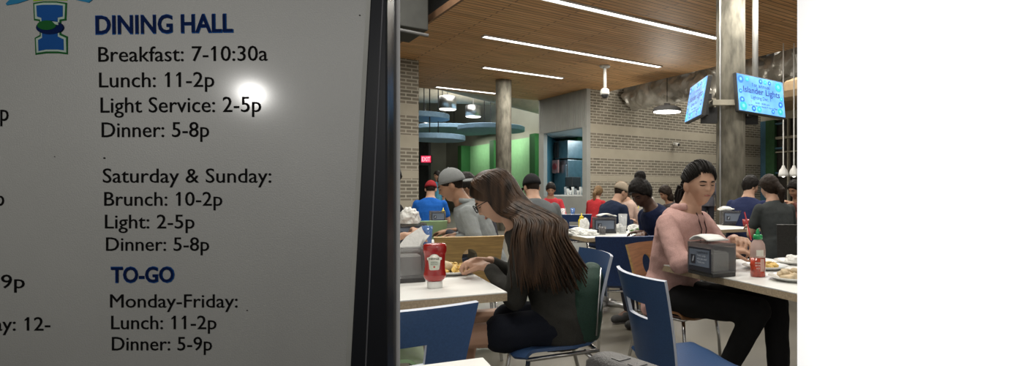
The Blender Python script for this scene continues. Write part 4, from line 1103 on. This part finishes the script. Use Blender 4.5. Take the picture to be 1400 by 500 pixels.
MB().box((-.10, -.055, .26), (.05, .006, .07)).build('tag', 'cardgrey', t)
# grey cap youth
person('youth in a grey backward cap and light grey hoodie leaning on the table', *at(668, 4.75).xy, 190, 'tan', (.26, .28, .28), (.05, .06, .09), 'capped', 'dark', lean=14, hunch=16, hp=22, hy=0, s=1.08, vox=.0065, cap=(.22, .23, .23), capback=True, hood=True,
       hands=[(-1.14, 4.62, .80), (-1.22, 4.85, .80)], fold=.02, pelvis=.56)
person('broad man in a grey tee and dark cap, his back turned', *at(736, 6.15).xy, 112, 'light', (.11, .12, .125), (.04, .04, .05), 'short', 'dark', lean=12, hunch=14, hp=10, hy=12, s=1.12, sleeve='short', cap=(.02, .02, .022), slim=1.22, pelvis=.52)
person('dark-haired person mostly hidden behind the long-haired woman', *at(668, 5.5).xy, 180, 'tan', (.05, .05, .06), hair='short', hcol='black', s=1.06, lean=10)
person('man in a royal blue tee and red cap seated far left', *at(587, 8.9).xy, 100, 'light', (.012, .10, .40), (.05, .05, .06), 'short', 'dark', s=1.05, cap=(.25, .02, .025), sleeve='short', lean=10, slim=1.15, capback=False, hp=12, hands=None)
person('standing person in a light blue shirt far behind the red cap', *at(600, 15).xy, 230, 'tan', (.10, .38, .58), hair='short', stand=True, s=.98, sleeve='short', lean=0, hunch=4, hp=10)
person('person in black cut off by the left edge, arm on the table', *at(512, 4.75).xy, 340, 'light', (.012, .012, .013), hair='short', s=1.1, lean=4, hunch=8, hands=[(-1.50, 4.62, .86), (-1.52, 4.48, .83)], sleeve='short')
person('young person in a red and white vest in front of the servery', *at(753, 10.8).xy, 275, 'tan', (.45, .04, .05), hair='short', s=1.03, lean=6, hp=22)
person('woman in red with dark blond hair by the brick wall corner', *at(812, 11.4).xy, 60, 'light', (.40, .03, .035), hair='pony', hcol='blond', s=.96, lean=8, hp=10)
person('man in a navy long-sleeved top and tan cap, hunched at the middle table', *at(825, 7.4).xy, 38, 'light', (.012, .020, .045), (.012, .012, .015), 'short', 'dark', s=1.04, lean=16, hunch=14, hp=18, cap=(.30, .25, .19), slim=1.15, hy=-10, pelvis=.53)
person('pale-shirted person facing the tan-capped man, elbow raised', *at(867, 8.2).xy, 190, 'light', (.50, .36, .30), hair='short', hcol='blond', s=1.0, lean=8, hp=22, sleeve='short')
person('person in a pale grey hoodie and grey cap beyond the yellow mustard', *at(893, 9.6).xy, 160, 'light', (.42, .40, .36), hair='short', s=1.09, lean=10, hunch=12, cap=(.22, .22, .21), hood=True, hp=14)
person('woman with a high bun and navy top, head bowed', *at(917, 5.2).xy, 208, 'brown', (.012, .018, .05), hair='bun', hcol='black', s=1.02, lean=16, hunch=18, hp=30, hy=22, vox=.0065, hands=[(.42, 5.15, .80), (.40, 4.98, .80)], pelvis=.55)
person('standing dark-haired person far behind the pink hoodie woman', *at(967, 13).xy, 90, 'tan', (.10, .10, .12), hair='bun', hcol='black', stand=True, s=.92, lean=0, hunch=3)
person('seated dark-haired person just left of the pink hoodie woman\'s head', *at(925, 8.8).xy, 200, 'tan', (.06, .05, .05), hair='bob', hcol='dark', s=.94)
person('man in a navy tee with dark beard, turned to his right', *at(1016, 7.3).xy, 52, 'light', (.018, .025, .07), hair='short', hcol='black', s=1.1, sleeve='short', lean=12, hunch=8, hp=8, hy=-35, slim=1.2)
person('person in a charcoal tee with dark tied hair, back to the viewer', *at(1066, 6.1).xy, 108, 'light', (.045, .05, .05), hair='pony', hcol='dark', s=1.04, sleeve='short', lean=8, hp=8, hy=18, slim=1.1)
person('person at the far right edge raising a hand to their mouth', *at(1098, 7.9).xy, 215, 'tan', (.15, .06, .05), hair='short', s=1.02, hands=[(2.55, 7.5, 1.02), (2.75, 7.5, .8)], lean=8)

# bake modifiers
bpy.context.view_layer.update()
dg = bpy.context.evaluated_depsgraph_get()
res = [(o, bpy.data.meshes.new_from_object(o.evaluated_get(dg))) for o in BAKE]
for o, me in res:
    o.modifiers.clear(); o.data = me
    for p in me.polygons: p.use_smooth = o.name.split('.')[0] not in ('xx',)
    if o.name.split('.')[0] in ('backrest', 'seat'):
        me.set_sharp_from_angle(angle=R(40))
